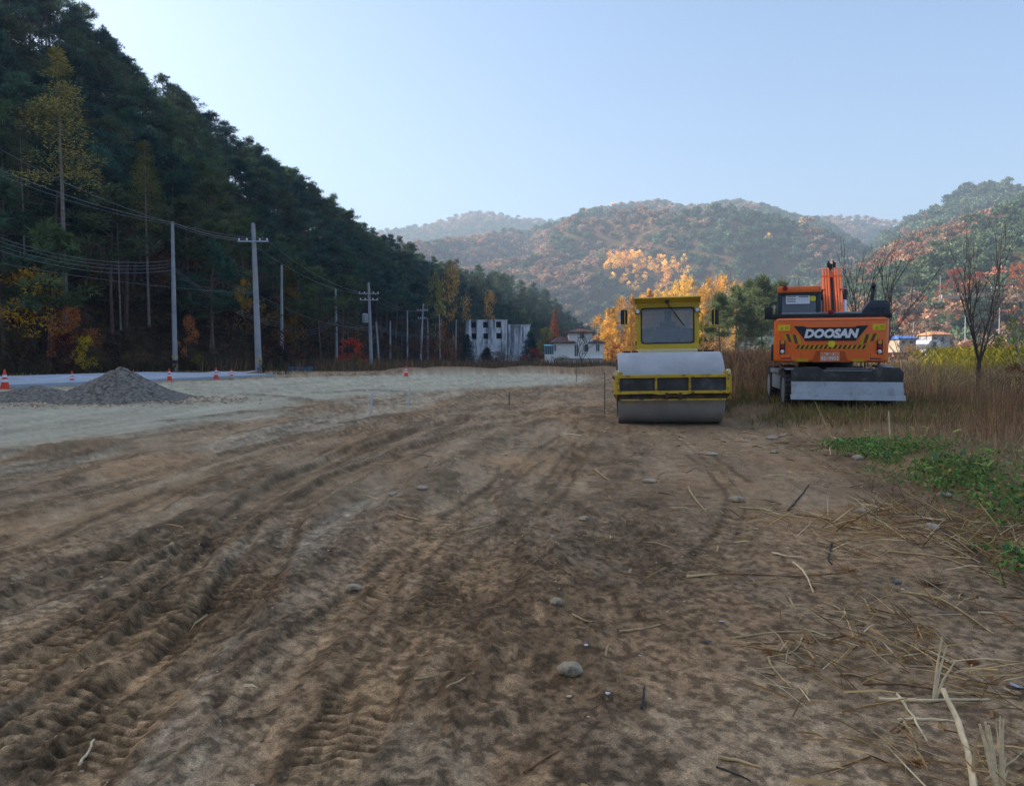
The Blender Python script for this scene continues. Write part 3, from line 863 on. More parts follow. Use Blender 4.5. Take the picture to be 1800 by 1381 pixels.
# ------------------------------------------------------------------ wooded hill on the left
pines = [pine_tree(100 + i, 12, 58, low) for i, low in enumerate((0.40, 0.48, 0.60, 0.34, 0.54, 0.44))]
pine_models = [join_proto('pine_model', pine_tree, 200 + i, 12, 56, 0.3, 2.7, 'leaf_far') for i in range(4)]
round_models = [join_proto('broadleaf_model', round_tree, 220 + i, 6.0, 26, 20, (0.34, 0.26), 1.0, 0.2, 'leaf_far') for i in range(2)]
pts = scatter_on(LEFT, az(-20), az(1085), 5.0, -0.01, 1.12, 3)
keep = rng.random(len(pts)) < 0.96
pts = pts[keep]
pts = pts[np.argsort(pts[:, 4])]
pxs = 900 + FPX * np.tan(pts[:, 3])
PINE = [L3(68, 88, 68), L3(56, 78, 64), L3(80, 94, 62), L3(74, 82, 58), L3(52, 72, 64)]
AUT = [L3(112, 84, 60), L3(124, 100, 60), L3(98, 78, 60), L3(104, 68, 56)]
broad = [round_tree(300 + i, 6.0, 30, 24, (0.3, 0.22), 1.0, 0.2) for i in range(4)]
low_t = pts[:, 5] < 0.16
isb = (rng.random(len(pts)) < np.where(low_t, 0.42, 0.035))
cnt = 0
far_i = []
for i, p in enumerate(pts):
    if cnt < 285 and not isb[i]:
        c = PINE[rng.integers(len(PINE))] * rng.uniform(0.95, 1.9)
        s = rng.uniform(0.82, 1.2)
        place_tree('pine_tree', pines[rng.integers(6)], p[:3], (s * rng.uniform(0.95, 1.15), s), rng.uniform(0, 6.28), c,
                   'dark green pine crowded among its like on the shaded left slope', 'pine', 'pines crowded on the shaded left slope', rng.normal() * 0.03)
        cnt += 1
    else:
        far_i.append(i)
fi = np.array(far_i)
nb = isb[fi]
tint = np.array([(AUT[rng.integers(4)] if b else PINE[rng.integers(5)] * 1.5) * rng.uniform(0.7, 1.25) for b in nb])
sc = np.where(nb, rng.uniform(0.7, 1.2, len(fi)), rng.uniform(0.85, 1.2, len(fi)))
ix = np.where(nb, 4 + rng.integers(0, 2, len(fi)), rng.integers(0, 4, len(fi)))
scatter('pine_forest', pts[fi, :3], sc, tint, ix, pine_models + round_models, 'dense dark pine wood covering the upper left hill', 'forest')
bp_ = scatter_on(LEFT, az(-20), az(1060), 2.0, -0.03, 0.36, 5)
bp_ = bp_[rng.random(len(bp_)) < 1.05 - bp_[:, 5] * 2.2]
BR = [L3(86, 74, 58), L3(72, 68, 54), L3(98, 78, 58), L3(66, 72, 56), L3(108, 76, 54), L3(78, 66, 60)]
scatter('undergrowth', bp_[:, :3], rng.uniform(.18, .62, len(bp_)), np.array([BR[k] for k in rng.integers(0, 6, len(bp_))]) * rng.uniform(.7, 1.15, (len(bp_), 1)), rng.integers(0, 2, len(bp_)), round_models, 'dark tangled undergrowth below the pines on the left slope', 'undergrowth')
# the same wood beyond the left edge of the frame, which shades the site
po = scatter_on(LEFT, -150 * deg, az(-20), 7.5, 0.0, 1.1, 4)
scatter('pine_forest', po[:, :3], rng.uniform(0.85, 1.25, len(po)), np.array([PINE[k] for k in rng.integers(0, 5, len(po))]), rng.integers(0, 4, len(po)), pine_models, 'dark pine wood on the slope past the left edge', 'forest')

# ------------------------------------------------------------------ autumn woods on the far mountains
fars = [crown_proto('far_crown_model', 400 + i, 190, fl) for i, fl in enumerate((1.0, 1.2, 0.9, 1.5))]
fars += [crown_proto('far_cone_model', 410 + i, 150, 2.2, 0.3) for i in range(2)]
DK = [L3(84, 100, 76), L3(72, 90, 72), L3(96, 106, 76), L3(80, 94, 68)]
RU = [L3(148, 120, 98), L3(138, 114, 96), L3(150, 124, 98), L3(130, 110, 96), L3(152, 116, 92)]
GY = [L3(132, 112, 92), L3(120, 104, 90), L3(140, 116, 88)]
GOLD = [L3(226, 180, 80), L3(218, 166, 70), L3(230, 188, 86), L3(208, 156, 70)]
REDS = [L3(160, 110, 84), L3(150, 102, 82), L3(166, 116, 84)]

def woods(hill, a0, a1, spacing, size, seed, mixf, tall=1.0, name='autumn_forest', t1=1.2, label=None):
    p = scatter_on(hill, a0, a1, spacing, 0.0, t1, seed)
    r = np.random.default_rng(seed)
    px = 900 + FPX * np.tan(p[:, 3]); py = 690.5 - FPX * np.tan(np.arctan((p[:, 2] + size - CAM_H) / (p[:, 4] * np.cos(p[:, 3]))) + PITCH)
    cl = fbm(p[:, 0] / 55 + seed, p[:, 1] / 55, 4, 60 + seed)
    cl2 = fbm(p[:, 0] / 130 + seed, p[:, 1] / 130, 3, 61 + seed)
    tint, idx, s = [], [], []
    for i in range(len(p)):
        pal, conic = mixf(px[i], py[i], cl[i], cl2[i], p[i, 5], r)
        c = pal[r.integers(len(pal))] * r.uniform(1.15, 1.6)
        tint.append(c)
        idx.append(4 + r.integers(2) if conic else r.integers(4))
        q = size * r.uniform(0.65, 1.25) * (0.8 if conic else 1)
        s.append((q, q, q * tall))
    return scatter(name, p[:, :3], np.array(s), np.array(tint), idx, fars, label, 'forest')

def mix_mid(px, py, c, c2, t, r):
    if 1060 < px < 1215 and 444 < py < 535 and py < 455 + (px - 1060) * 0.62 + 30 and py > 438 + (px - 1060) * 0.12:
        return (GOLD, True) if r.random() < 0.88 else (DK, False)
    k = c * 0.7 + c2 * 0.5 + r.uniform(-0.10, 0.10)
    if px < 1000: k -= 0.06
    if r.random() < 0.004: return GOLD, True
    if k > 0.565: return DK, False
    if k > 0.50: return RU, False
    if k > 0.46: return (REDS if r.random() < 0.15 else RU), False
    return (GY if r.random() < 0.6 else RU), False

def mix_far(px, py, c, c2, t, r):
    k = c + r.uniform(-0.1, 0.1)
    return ((DK if k > 0.56 else GY if k > 0.45 else RU), False)

def mix_rb(px, py, c, c2, t, r):
    return ((DK if c + r.uniform(-.12, .12) > 0.30 else GY), False)

def mix_rf(px, py, c, c2, t, r):
    k = c * 0.6 + c2 * 0.5 + r.uniform(-0.09, 0.09)
    if py > 520: return ((GY + RU + DK if r.random() < 0.93 else REDS), False)
    if 1640 < px and 470 < py < 512 and r.random() < 0.2: return REDS, False
    top = 410 - (px - 1560) * 0.30
    if top - 12 < py < top + 55 - max(0, (px - 1640)) * 0.25 and px < 1740:
        return ((RU + RU + RU + REDS) if r.random() < 0.7 else DK), False
    if k > 0.45: return DK, False
    if r.random() < 0.02: return GOLD, True
    return ((GY + RU) if r.random() < 0.6 else DK), False

woods(FAR, az(560), az(1250), 13.5, 6.0, 11, mix_far, label='hazy autumn wood on the farthest ridge at the valley end')
woods(MID, az(600), az(1700), 8.2, 4.8, 12, mix_mid, label='mixed pine and rust coloured wood on the middle mountain')
woods(BACK, az(1310), az(1760), 13, 6.2, 13, mix_far, label='hazy rust coloured wood on the ridge between the mountains')
woods(RB, az(1480), az(1960), 10, 6.0, 14, mix_rb, label='dark pine wood on the high mountain at the right')
woods(RF, az(1335), az(1960), 5.2, 3.0, 15, mix_rf, label='mixed autumn wood on the sunny right hillside')
# ------------------------------------------------------------------ road roller
M['panel'] = mat('dark_steel_panel', (0.07, 0.07, 0.075), 0.5, 0.4, 0.4, 3, dirt=(0.12, 0.11, 0.10), dirt_amt=.3)
def rotz(bm, a):
    bmesh.ops.rotate(bm, cent=(0, 0, 0), matrix=Matrix.Rotation(a, 3, 'Z'), verts=bm.verts)

def build_roller():
    px, Y = 1175, 15.75
    b = at(px, 743, Y)
    zz = gz(b.x, Y)
    root = thing('road_roller', 'yellow single drum road roller with grey steel drum parked facing the camera', 'road roller', (b.x, Y, -0.01), RAD(-6.5))
    root.rotation_euler = (0, RAD(-1.0), RAD(-6.5))
    # drum: a long steel cylinder with recessed ends
    bm = NB()
    lathe(bm, [(-1.065, 0.70), (-1.065, 0.735), (-1.05, 0.75), (1.05, 0.75), (1.065, 0.735), (1.065, 0.70)], 96)
    bmesh.ops.translate(bm, verts=bm.verts, vec=(0, 0, 0.75))
    d = obj('drum', bm, M['drum'], root, 30)
    bm = NB()
    for s in (-1, 1):
        lathe(bm, [(s * 1.066, 0.62), (s * 1.075, 0.62)], 40, c=(0, 0, 0.75)); cyl(bm, (s * 1.07, 0, 0.75), (s * 1.13, 0, 0.75), 0.2, n=24)
    obj('hub', bm, M['rust'], d)
    # front frame
    bm = NB()
    bx(bm, -1.10, 1.10, -1.005, -0.93, 0.995, 1.06, 0.012)
    obj('top_rail', bm, M['yellow'], root)
    bm = NB()
    poly = [(-1.10, .665), (-.42, .69), (-.30, .66), (-.10, .66), (-.06, .69), (.06, .69), (.10, .655), (.32, .665), (.36, .69), (1.06, .67), (1.10, .69), (1.10, .735), (-1.10, .735)]
    prism(bm, [(x, z) for x, z in poly], -1.004, -0.93, 0.006)
    obj('lower_rail', bm, M['yellow'], root)
    for x, w in ((-1.075, 0.05), (-0.33, 0.045), (0.33, 0.045), (1.065, 0.07)):
        bm = NB(); bx(bm, x - w / 2, x + w / 2, -0.998, -0.935, 0.735, 0.995, 0.008)
        obj('frame_post', bm, M['yellow'], root)
    bm = NB()
    prism(bm, [(-1.10, .64), (1.10, .64), (1.05, .555), (-1.07, .555)], -0.965, -0.90, 0.006)
    prism(bm, [(-1.10, .70), (1.10, .70), (1.10, .64), (-1.10, .64)], -0.94, -0.905)
    obj('scraper_beam', bm, M['rust'], root)
    bm = NB(); bx(bm, -1.05, 1.05, -0.935, -0.915, 0.70, 1.03, .004)
    obj('front_panel', bm, M['panel'], root)
    bm = NB(); bx(bm, -1.03, 1.03, -0.985, -0.96, 0.545, 0.572, 0.005)
    obj('scraper_strip', bm, M['yellow'], root)
    bm = NB()
    for x in (-0.12, 0.14): bx(bm, x - .03, x + .03, -1.03, -0.95, 0.56, 0.70, 0.008)
    cyl(bm, (-.16, -1.0, .63), (.18, -1.0, .63), 0.022, n=10)
    obj('tow_hook', bm, M['rust'], root)
    for s in (-1, 1):
        bm = NB()
        prism(bm, [(-1.0, 1.06), (-1.0, 0.68), (-0.90, 0.56), (0.95, 0.56), (1.25, 0.68), (1.25, 1.02), (0.9, 1.06)], s * 1.10, s * 1.135, 0.004, 'yz')
        obj('side_plate', bm, M['yellow'], root)
        bm = NB(); box(bm, (s * 1.09, -0.87, 1.10), (0.07, 0.24, 0.10), 0.03)
        obj('side_cap', bm, M['cream'], root)
    bm = NB(); bx(bm, -1.13, 1.13, 1.0, 1.25, 0.62, 1.0, 0.02); bx(bm, -0.22, 0.22, 1.25, 1.8, 0.60, 0.95, 0.02)
    obj('rear_crossbeam', bm, M['yellow'], root)
    for x in (-1.075, -0.33, 0.33, 1.065):
        for z in (.77, .96):
            bm = NB(); cyl(bm, (x, -1.0, z), (x, -1.014, z), .013, n=6); obj('bolt', bm, M['rust'], root)
    for s in (-1, 1):
        for y, z in ((-.75, .98), (-.2, .98), (.4, .98), (.95, .95), (-.8, .64), (.8, .64)):
            bm = NB(); cyl(bm, (s * 1.135, y, z), (s * 1.155, y, z), .028, n=8); obj('bolt', bm, M['rust'], root)
        bm = NB(); tube(bm, [(s * 1.0, 1.1, .98), (s * .9, 1.35, 1.12), (s * .6, 1.6, 1.05), (s * .4, 1.75, .95)], .022, 8); obj('hydraulic_hose', bm, M['black'], root)
        bm = NB(); bx(bm, s * 1.02 - .04, s * 1.02 + .04, -1.0, -.93, 1.06, 1.12, .01); obj('lifting_lug', bm, M['yellow'], root)
    # rear half, swung a little on the articulation
    A = RAD(-6)
    def part(name, bm, m, par=None, sm=35):
        rotz(bm, A)
        bmesh.ops.translate(bm, verts=bm.verts, vec=(-0.03, 0, 0))
        return obj(name, bm, m, par or root, sm)
    bm = NB(); bx(bm, -0.76, 0.76, 1.62, 3.1, 0.75, 1.46, 0.03)
    part('platform', bm, M['cabyellow'])
    bm = NB(); bx(bm, -0.68, 0.68, 1.58, 1.66, 1.49, 1.575, 0.03)
    part('step_bar', bm, M['cream'])
    cab = NB()   # cab shell: front frame, pillars, rear wall, floor
    W2, y0, y1, z0, z1 = 0.715, 1.66, 3.0, 1.575, 2.66
    bx(cab, -W2, W2, y0, y0 + .06, z0, 1.70, 0.012)
    bx(cab, -W2, W2, y0, y0 + .06, 2.53, z1, 0.008)
    for s in (-1, 1):
        bx(cab, s * W2, s * 0.605, y0 + .001, y0 + .061, 1.70, 2.53, 0.006)
        bx(cab, s * W2, s * 0.63, y1 - .08, y1, z0, z1, 0.01)
        bx(cab, s * W2, s * (W2 - .03), y0 + .061, y1 - .08, z0, 1.95, 0.004)
        bx(cab, s * W2, s * (W2 - .03), y0 + .061, y1 - .08, 2.55, z1, 0.004)
    bx(cab, -.63, .63, y1 - .05, y1 - .001, z0, 2.08)
    bx(cab, -.63, .63, y1 - .05, y1 - .001, 2.52, z1)
    bx(cab, -.06, .06, y1 - .05, y1 - .002, 2.08, 2.52)
    cb = part('cab', cab, M['cabyellow'])
    bm = NB()   # roof with a sloping visor at the front
    prism(bm, [(1.36, 2.74), (1.40, 2.765), (3.08, 2.80), (3.10, 2.70), (1.70, 2.63), (1.66, 2.64)], -0.75, 0.75, 0.012, 'yz')
    for s in (-1, 1):
        prism(bm, [(1.37, 2.735), (1.67, 2.64), (1.67, 2.56)], s * 0.728, s * 0.748, 0, 'yz')
    part('roof', bm, M['cabyellow'], cb if False else root)
    bm = NB()   # rounded rubber gasket round the windscreen
    def rrect(hw, a, b, r, n=6):
        o = []
        for cx_, cz_, t0 in ((hw - r, b - r, 0), (-hw + r, b - r, 90), (-hw + r, a + r, 180), (hw - r, a + r, 270)):
            for k in range(n + 1):
                t = RAD(t0 + 90 * k / n); o.append((cx_ + r * math.cos(t), cz_ + r * math.sin(t)))
        return o
    o1, o2 = rrect(0.612, 1.695, 2.535, 0.085), rrect(0.585, 1.722, 2.508, 0.065)
    va = [[bm.verts.new((x, y, z)) for x, z in o] for y, o in ((y0 - .012, o1), (y0 - .012, o2), (y0 + .04, o2), (y0 + .04, o1))]
    n = len(o1)
    for i in range(4):
        a, b_ = va[i], va[(i + 1) % 4]
        for k in range(n): bm.faces.new((a[k], a[(k + 1) % n], b_[(k + 1) % n], b_[k]))
    part('gasket', bm, M['black'])
    bm = NB(); prism(bm, rrect(0.59, 1.717, 2.513, 0.07), y0 + .015, y0 + .021)
    part('windscreen', bm, M['glass'])
    for s in (-1, 1):
        bm = NB(); bx(bm, s * (W2 - .012), s * (W2 - .018), y0 + .065, y1 - .085, 1.952, 2.548)
        part('side_window', bm, M['glass'])
        bm = NB(); bx(bm, s * .062, s * .628, y1 - .03, y1 - .024, 2.082, 2.518)
        part('rear_window', bm, M['glass'])
        bm = NB(); lathe(bm, [(y0 - .08, .03), (y0 - .085, .05), (y0 - .04, .058), (y0, .035)], 20, 'y', (s * .675, 0, 2.45))
        hl = part('headlight', bm, M['black'])
        bm = NB(); lathe(bm, [(y0 - .092, .02), (y0 - .086, .046), (y0 - .08, .046)], 20, 'y', (s * .675, 0, 2.45))
        part('lens', bm, M['lamp'], hl)
    # mirrors on rods
    for s, x, z in ((-1, -0.99, 2.33), (1, 1.07, 2.28)):
        bm = NB(); box(bm, (x, y0 - .10, z), (0.155, 0.07, 0.34), 0.045, seg=3)
        mi = part('mirror', bm, M['black'])
        bm = NB()
        tube(bm, [(s * .71, y0 + .03, z + .2), (x - .02 * s, y0 - .12, z + .21), (x - .02 * s, y0 - .145, z + .1), (x - .02 * s, y0 - .145, z - .18), (x - .02 * s, y0 - .10, z - .22), (s * .71, y0 + .03, z - .24)], 0.011)
        part('mirror_bracket', bm, M['cabyellow'], mi)
    bm = NB(); tube(bm, [(-.03, y0 - .03, 2.66), (.02, y0 - .05, 2.60), (.30, y0 - .03, 2.20)], [.014, .012, .009])
    wp = part('wiper', bm, M['black'])
    bm = NB(); tube(bm, [(.16, y0 - .025, 2.42), (.38, y0 - .025, 2.10)], .011)
    part('wiper_blade', bm, M['black'], wp)
    for s in (-1, 1):
        for z in (1.72, 2.44):
            bm = NB(); cyl(bm, (s * (W2 + .012), y0 + .05, z - .05), (s * (W2 + .012), y0 + .05, z + .05), .014, n=8); part('hinge', bm, M['black'])
        bm = NB(); bx(bm, s * .70 - .035, s * .70 + .035, y0 - .018, y0 - .001, 2.30, 2.36, .008); part('indicator', bm, M['amber'])
    bm = NB(); bx(bm, -.05, .05, 1.43, 1.50, 2.62, 2.68, .012); part('work_light', bm, M['black'])
    bm = NB(); tube(bm, [(-.84, y0 + .1, 1.45), (-.84, y0 + .1, 2.42), (-.73, y0 + .1, 2.5)], .018); tube(bm, [(.80, y0 + .1, 1.45), (.80, y0 + .1, 2.36), (.73, y0 + .1, 2.42)], .016)
    part('handrail', bm, M['cabyellow'])
    # inside: seat, console and wheel
    bm = NB()
    bx(bm, -.30, .30, 2.35, 2.50, 1.62, 2.14, 0.07); bx(bm, -.30, .30, 1.98, 2.45, 1.60, 1.74, 0.05); bx(bm, -.20, .20, 2.36, 2.46, 2.10, 2.24, 0.04)
    st = part('driver_seat', bm, M['seat'])
    bm = NB(); bx(bm, -.085, .085, 2.36, 2.45, 2.22, 2.50, 0.04)
    part('headrest', bm, M['seat'], st)
    bm = NB(); bx(bm, -.29, .29, 1.82, 1.94, 1.83, 2.03, 0.03); bx(bm, -.18, .18, 1.84, 1.95, 1.58, 1.83, 0.02)
    part('console', bm, M['console'])
    bm = NB(); bmesh.ops.create_circle(bm, segments=4, radius=0.01); bm.clear()
    ring = [(.2 * math.cos(t), 1.99 + .08 * math.sin(t), 2.06 + .16 * math.sin(t) * .3) for t in np.linspace(0, 2 * math.pi, 25)]
    tube(bm, ring, .013); part('steering_wheel', bm, M['black'])
    # engine hood and rear tyres
    bm = NB(); prism(bm, [(3.1, 0.8), (3.1, 1.55), (3.4, 1.62), (4.6, 1.5), (4.75, 1.3), (4.75, 0.8)], -.62, .62, 0.05, 'yz')
    part('engine_hood', bm, M['cabyellow'])
    for s in (-1, 1):
        bm = NB()
        lathe(bm, [(s * .62, .36), (s * .60, .6), (s * .66, .73), (s * .74, .76), (s * .98, .76), (s * 1.05, .73), (s * 1.1, .6), (s * 1.07, .36)], 36, c=(0, 3.0, .75))
        for k in range(22):
            a = 2 * math.pi * k / 22
            box(bm, (s * (.74 if k % 2 else .97), 3.0 + .765 * math.cos(a), .75 + .765 * math.sin(a)), (.26, .07, .05), 0, Matrix.Rotation(a - math.pi / 2, 3, 'X'))
        t = part('tyre', bm, M['rubber'])
        bm = NB(); lathe(bm, [(s * .75, .36), (s * 1.04, .35), (s * 1.0, .2), (s * 1.02, .1)], 24, c=(0, 3.0, .75))
        part('rim', bm, M['cabyellow'], t)
    return root
roller = build_roller()

# ------------------------------------------------------------------ wheeled excavator
def text_mesh(s, size, shear=0.0, bold=0.0, m=None, name='lettering', extrude=0.002):
    c = bpy.data.curves.new(name, 'FONT'); c.body = s; c.size = size; c.shear = shear; c.offset = bold; c.extrude = extrude
    c.align_x = 'CENTER'; c.align_y = 'CENTER'; c.resolution_u = 3
    o = bpy.data.objects.new(name, c); COL.objects.link(o)
    bpy.context.view_layer.update()
    me = bpy.data.meshes.new_from_object(o.evaluated_get(bpy.context.evaluated_depsgraph_get()))
    bpy.data.objects.remove(o); me.name = name
    me.materials.clear(); me.materials.append(m)
    return me

def build_excavator():
    UA, LA = RAD(-20), RAD(-12.5)
    CWS = []
    gx, gy = 7.52, 17.9
    root = thing('wheeled_excavator', 'orange wheeled excavator seen from behind with grey dozer blade at the grassy edge', 'excavator', (gx, gy, 0.17))
    def U(name, bm, m, par=None, sm=35, k=1.0):
        if par is not None and par in CWS or k != 1.0:
            for v in bm.verts: v.co.x *= .94
        rotz(bm, UA); o_ = obj(name, bm, m, par or root, sm)
        if par is not None and par in CWS or k != 1.0: CWS.append(o_)
        return o_
    def Lw(name, bm, m, par=None, sm=35):
        rotz(bm, LA); return obj(name, bm, m, par or root, sm)
    yb = -1.9
    # counterweight with a rounded plan, belt line and recess for the number plate
    bm = NB()
    top = [(-1.225, yb + .16), (-1.16, yb + .04), (-1.05, yb), (1.05, yb), (1.16, yb + .04), (1.225, yb + .16), (1.225, -.75), (-1.225, -.75)]
    prism(bm, top, 1.10, 2.06, 0, 'xy')
    es = [e for e in bm.edges if abs(e.verts[0].co.z - e.verts[1].co.z) < 1e-5]
    bmesh.ops.bevel(bm, geom=es, offset=.06, segments=3, profile=.6, affect='EDGES')
    cw = U('counterweight', bm, M['orange'], sm=50, k=.94)
    def flat(name, polys, m, par, d=0.006, base=0.0):
        bm = NB()
        for p in polys: prism(bm, p, yb - base - d, yb - base + .002)
        return U(name, bm, m, par, None)
    # shoulder panels that stand proud under the lamps
    for s in (-1, 1):
        flat('lower_moulding', [[(s * 1.06, 1.30), (s * .80, 1.27), (s * .72, 1.14), (s * 1.08, 1.14)]], M['orange'], cw, 0.025)
        flat('vent_slot', [[(s * 1.06, 1.195), (s * .84, 1.20), (s * .82, 1.175), (s * 1.06, 1.17)]], M['ink'], cw, 0.004, 0.025)
        flat('warning_sticker', [[(s * 1.13 if s < 0 else .88, 1.79), (s * .87 if s < 0 else 1.13, 1.79), (s * .87 if s < 0 else 1.13, 1.915), (s * 1.13 if s < 0 else .88, 1.915)]], M['sticker'], cw)
        x0 = -1.09 if s < 0 else .92
        flat('warning_print', [[(x0, 1.81), (x0 + .08, 1.81), (x0 + .04, 1.89)]] + [[(x0 + .11, z), (x0 + .19, z), (x0 + .19, z + .022), (x0 + .11, z + .022)] for z in (1.865, 1.825)], M['stripe_yellow'], cw, 0.003, 0.006)
        def chev(a, b):  # slanted reflector stripes stepping down towards the middle
            return [[(s * (1.10 - a), 1.735 - .10 * a), (s * (1.10 - b), 1.735 - .10 * b), (s * (1.03 - b * .96), 1.60 - .30 * b), (s * (1.03 - a * .96), 1.60 - .30 * a)]]
        for k in range(5):
            flat('reflector_stripe', chev(.06 + .075 * k, .06 + .075 * (k + 1)), M['stripe_red'] if k % 2 else M['stripe_yellow'], cw, 0.004)
        bm = NB(); bx(bm, s * 1.03 - .06, s * 1.03 + .06, yb - .03, yb + .02, 1.275, 1.575, .012)
        tl = U('tail_light', bm, M['badge'], cw)
        for z, m in ((1.525, 'amber'), (1.425, 'red'), (1.33, 'lamp')):
            bm = NB(); lathe(bm, [(yb - .03, .046), (yb - .045, .04), (yb - .05, .0)] , 16, 'y', (s * 1.03, 0, z)); U('lens', bm, M[m], tl)
        flat('reflector_strip', [[(s * .78, 1.115), (s * .46, 1.115), (s * .46, 1.175), (s * .78, 1.175)]], M['stripe_yellow'], cw)
    bd = flat('badge', [[(-.79, 1.885), (-.57, 1.885), (-.50, 1.855), (.50, 1.855), (.57, 1.885), (.79, 1.885), (.53, 1.565), (-.53, 1.565)]], M['badge'], cw, 0.012)
    me = text_mesh('DOOSAN', .245, .22, .014, M['white'])
    t = bpy.data.objects.new('lettering', me); link(t, bd)
    t.matrix_basis = Matrix.Rotation(UA, 4, 'Z') @ Matrix.Translation((0, yb - .0145, 1.712)) @ Matrix.Rotation(math.pi / 2, 4, 'X') @ Matrix.Diagonal((1.0, 1, 1, 1))
    for k in range(15):
        x = -.74 + k * .1
        flat('hazard_stripe', [[(x, 1.39), (x + .05, 1.39), (x + .10, 1.475), (x + .05, 1.475)]], M['stripe_red'] if k % 1 else M['rust'], cw, .003)
        flat('hazard_stripe', [[(x + .05, 1.39), (x + .10, 1.39), (x + .15, 1.475), (x + .10, 1.475)]], M['stripe_yellow'], cw, .003)
    def hexa(cx_, cz_, r): return [(cx_ + r * math.cos(RAD(a)), cz_ + r * math.sin(RAD(a))) for a in range(0, 360, 45)]
    flat('round_sticker', [hexa(.03, 1.50, .08)], M['sticker'], cw, .006, .004)
    flat('plate_recess', [[(-.30, 1.345), (.30, 1.345), (.39, 1.105), (-.39, 1.105)]], mat('shaded_recess_orange', (0.50, 0.085, 0.010), .5), cw, .004)  # flat patch; the recess's shade is painted as a darker orange
    pl = flat('number_plate', [[(-.205, 1.125), (.205, 1.125), (.205, 1.325), (-.205, 1.325)]], M['plate'], cw, .008, .004)
    for s_, sz, x, z in (('9219952', .105, 0, 1.18), ('02', .06, -.06, 1.28), ('6', .06, .07, 1.28)):
        t = bpy.data.objects.new('plate_lettering', text_mesh(s_, sz, 0, .001, M['white'], 'plate_lettering', .001)); link(t, pl)
        t.matrix_basis = Matrix.Rotation(UA, 4, 'Z') @ Matrix.Translation((x, yb - .0145, z)) @ Matrix.Rotation(math.pi / 2, 4, 'X')
    for s in (-1, 1):
        bm = NB(); box(bm, (s * .70, yb + .35, 2.09), (.06, .16, .08), .02); U('lifting_eye', bm, M['darksteel'], cw)
        bm = NB(); tube(bm, [(s * 1.12, yb + .25, 2.15), (s * 1.12, yb + .25, 2.42), (s * 1.12, yb + .75, 2.42), (s * 1.12, yb + .75, 2.15)], .016, 6) if s < 0 else bx(bm, 1.0, 1.06, yb + .3, yb + .4, 2.15, 2.2, .01); U('grab_rail', bm, M['black'])
    flat('panel_seam', [[(-1.19, 1.995), (1.19, 1.995), (1.19, 2.003), (-1.19, 2.003)]], M['ink'], cw, .001)
    for s in (-1, 1): flat('panel_seam', [[(s * .84, 1.30), (s * .846, 1.30), (s * .846, 1.12), (s * .84, 1.12)]], M['ink'], cw, .001, .025)
    # deck between counterweight and cab
    bm = NB(); bx(bm, -1.19, 1.19, yb + .08, -.72, 2.055, 2.15, .02); U('deck', bm, M['black'])
    for x0, x1 in ((-1.0, -.08), (.08, .62)):
        bm = NB(); bx(bm, x0, x1, yb + .12, -1.02, 2.151, 2.19, .012); U('deck_plate', bm, M['grey'])
    bm = NB(); bx(bm, -.05, .06, yb + .10, yb + .2, 2.151, 2.23, .01); U('lock_box', bm, M['red'])
    bm = NB(); bx(bm, -1.22, 1.22, -.74, 1.3, 1.12, 1.5, .02); U('upper_frame', bm, M['darksteel'])
    bm = NB(); bx(bm, .42, 1.21, -.74, 1.25, 1.5, 2.05, .05); U('side_hood', bm, M['orange'])
    # cab
    x0, x1, y0, y1, z0, z1 = -1.10, -.15, -.72, .95, 1.5, 2.70
    bm = NB()
    for x in (x0, x1 - .09):
        bx(bm, x, x + .09, y0, y0 + .1, 2.12, z1, .015); bx(bm, x, x + .09, y1 - .1, y1, z0, z1, .015)
    bx(bm, x0, x1, y0 - .02, y0 + .1, z0, 2.13, .02); bx(bm, x0, x1, y0, y1, z0 - .05, z0 + .06, .01)
    for x in (x0, x1 - .05): bx(bm, x + .003, x + .047, y0 + .101, y1 - .101, z0 + .06, 2.0, .005)
    bx(bm, x0 + .091, x1 - .091, y0 + .001, y0 + .08, 2.63, z1, .005)
    cab = U('cab', bm, M['slate'])
    bm = NB(); bx(bm, x0 - .005, x1 + .005, y0 - .05, y1 + .08, 2.70, 2.85, .055); rf = U('roof', bm, M['orange'], None, 50)
    bm = NB(); bx(bm, x0 + .10, x1 - .10, y0 + .02, y0 + .03, 2.13, 2.64); rw = U('rear_window', bm, M['darkglass'])
    bm = NB(); bx(bm, x0 + .19, x0 + .19 + .52, y0 + .004, y0 + .012, 2.44, 2.655); nt_ = U('notice', bm, M['white'], rw)
    bm = NB()
    for z in (2.60, 2.555, 2.52, 2.485): bx(bm, x0 + .21, x0 + .40, y0 + .001, y0 + .005, z, z + .013)
    for k in range(6): bx(bm, x0 + .47 + .035 * k, x0 + .495 + .035 * k, y0 + .001, y0 + .005, 2.59, 2.62)
    U('notice_print', bm, M['ink'], rw)
    bm = NB(); cyl(bm, (x0 + .775, y0 + .004, 2.56), (x0 + .775, y0 + .012, 2.56), .068, n=8); U('round_sticker', bm, M['sticker'], rw)
    for x in (x0 + .02, x1 - .03):
        bm = NB(); bx(bm, x, x + .006, y0 + .11, y1 - .11, 2.01, 2.68); U('side_window', bm, M['darkglass'])
    bm = NB(); bx(bm, x0 + .09, x1 - .09, y1 - .05, y1 - .044, 1.6, 2.68); U('windscreen', bm, M['darkglass'])
    bm = NB(); bx(bm, x0 + .22, x0 + .72, -.3, -.15, 1.75, 2.50, .06); bx(bm, x0 + .22, x0 + .72, -.3, .2, 1.65, 1.8, .05); U('driver_seat', bm, M['seat'])
    bm = NB(); bx(bm, x0 + .26, x0 + .55, y0 + .05, y0 + .15, 2.15, 2.20, .015); U('shelf_tray', bm, M['straw'], rw)
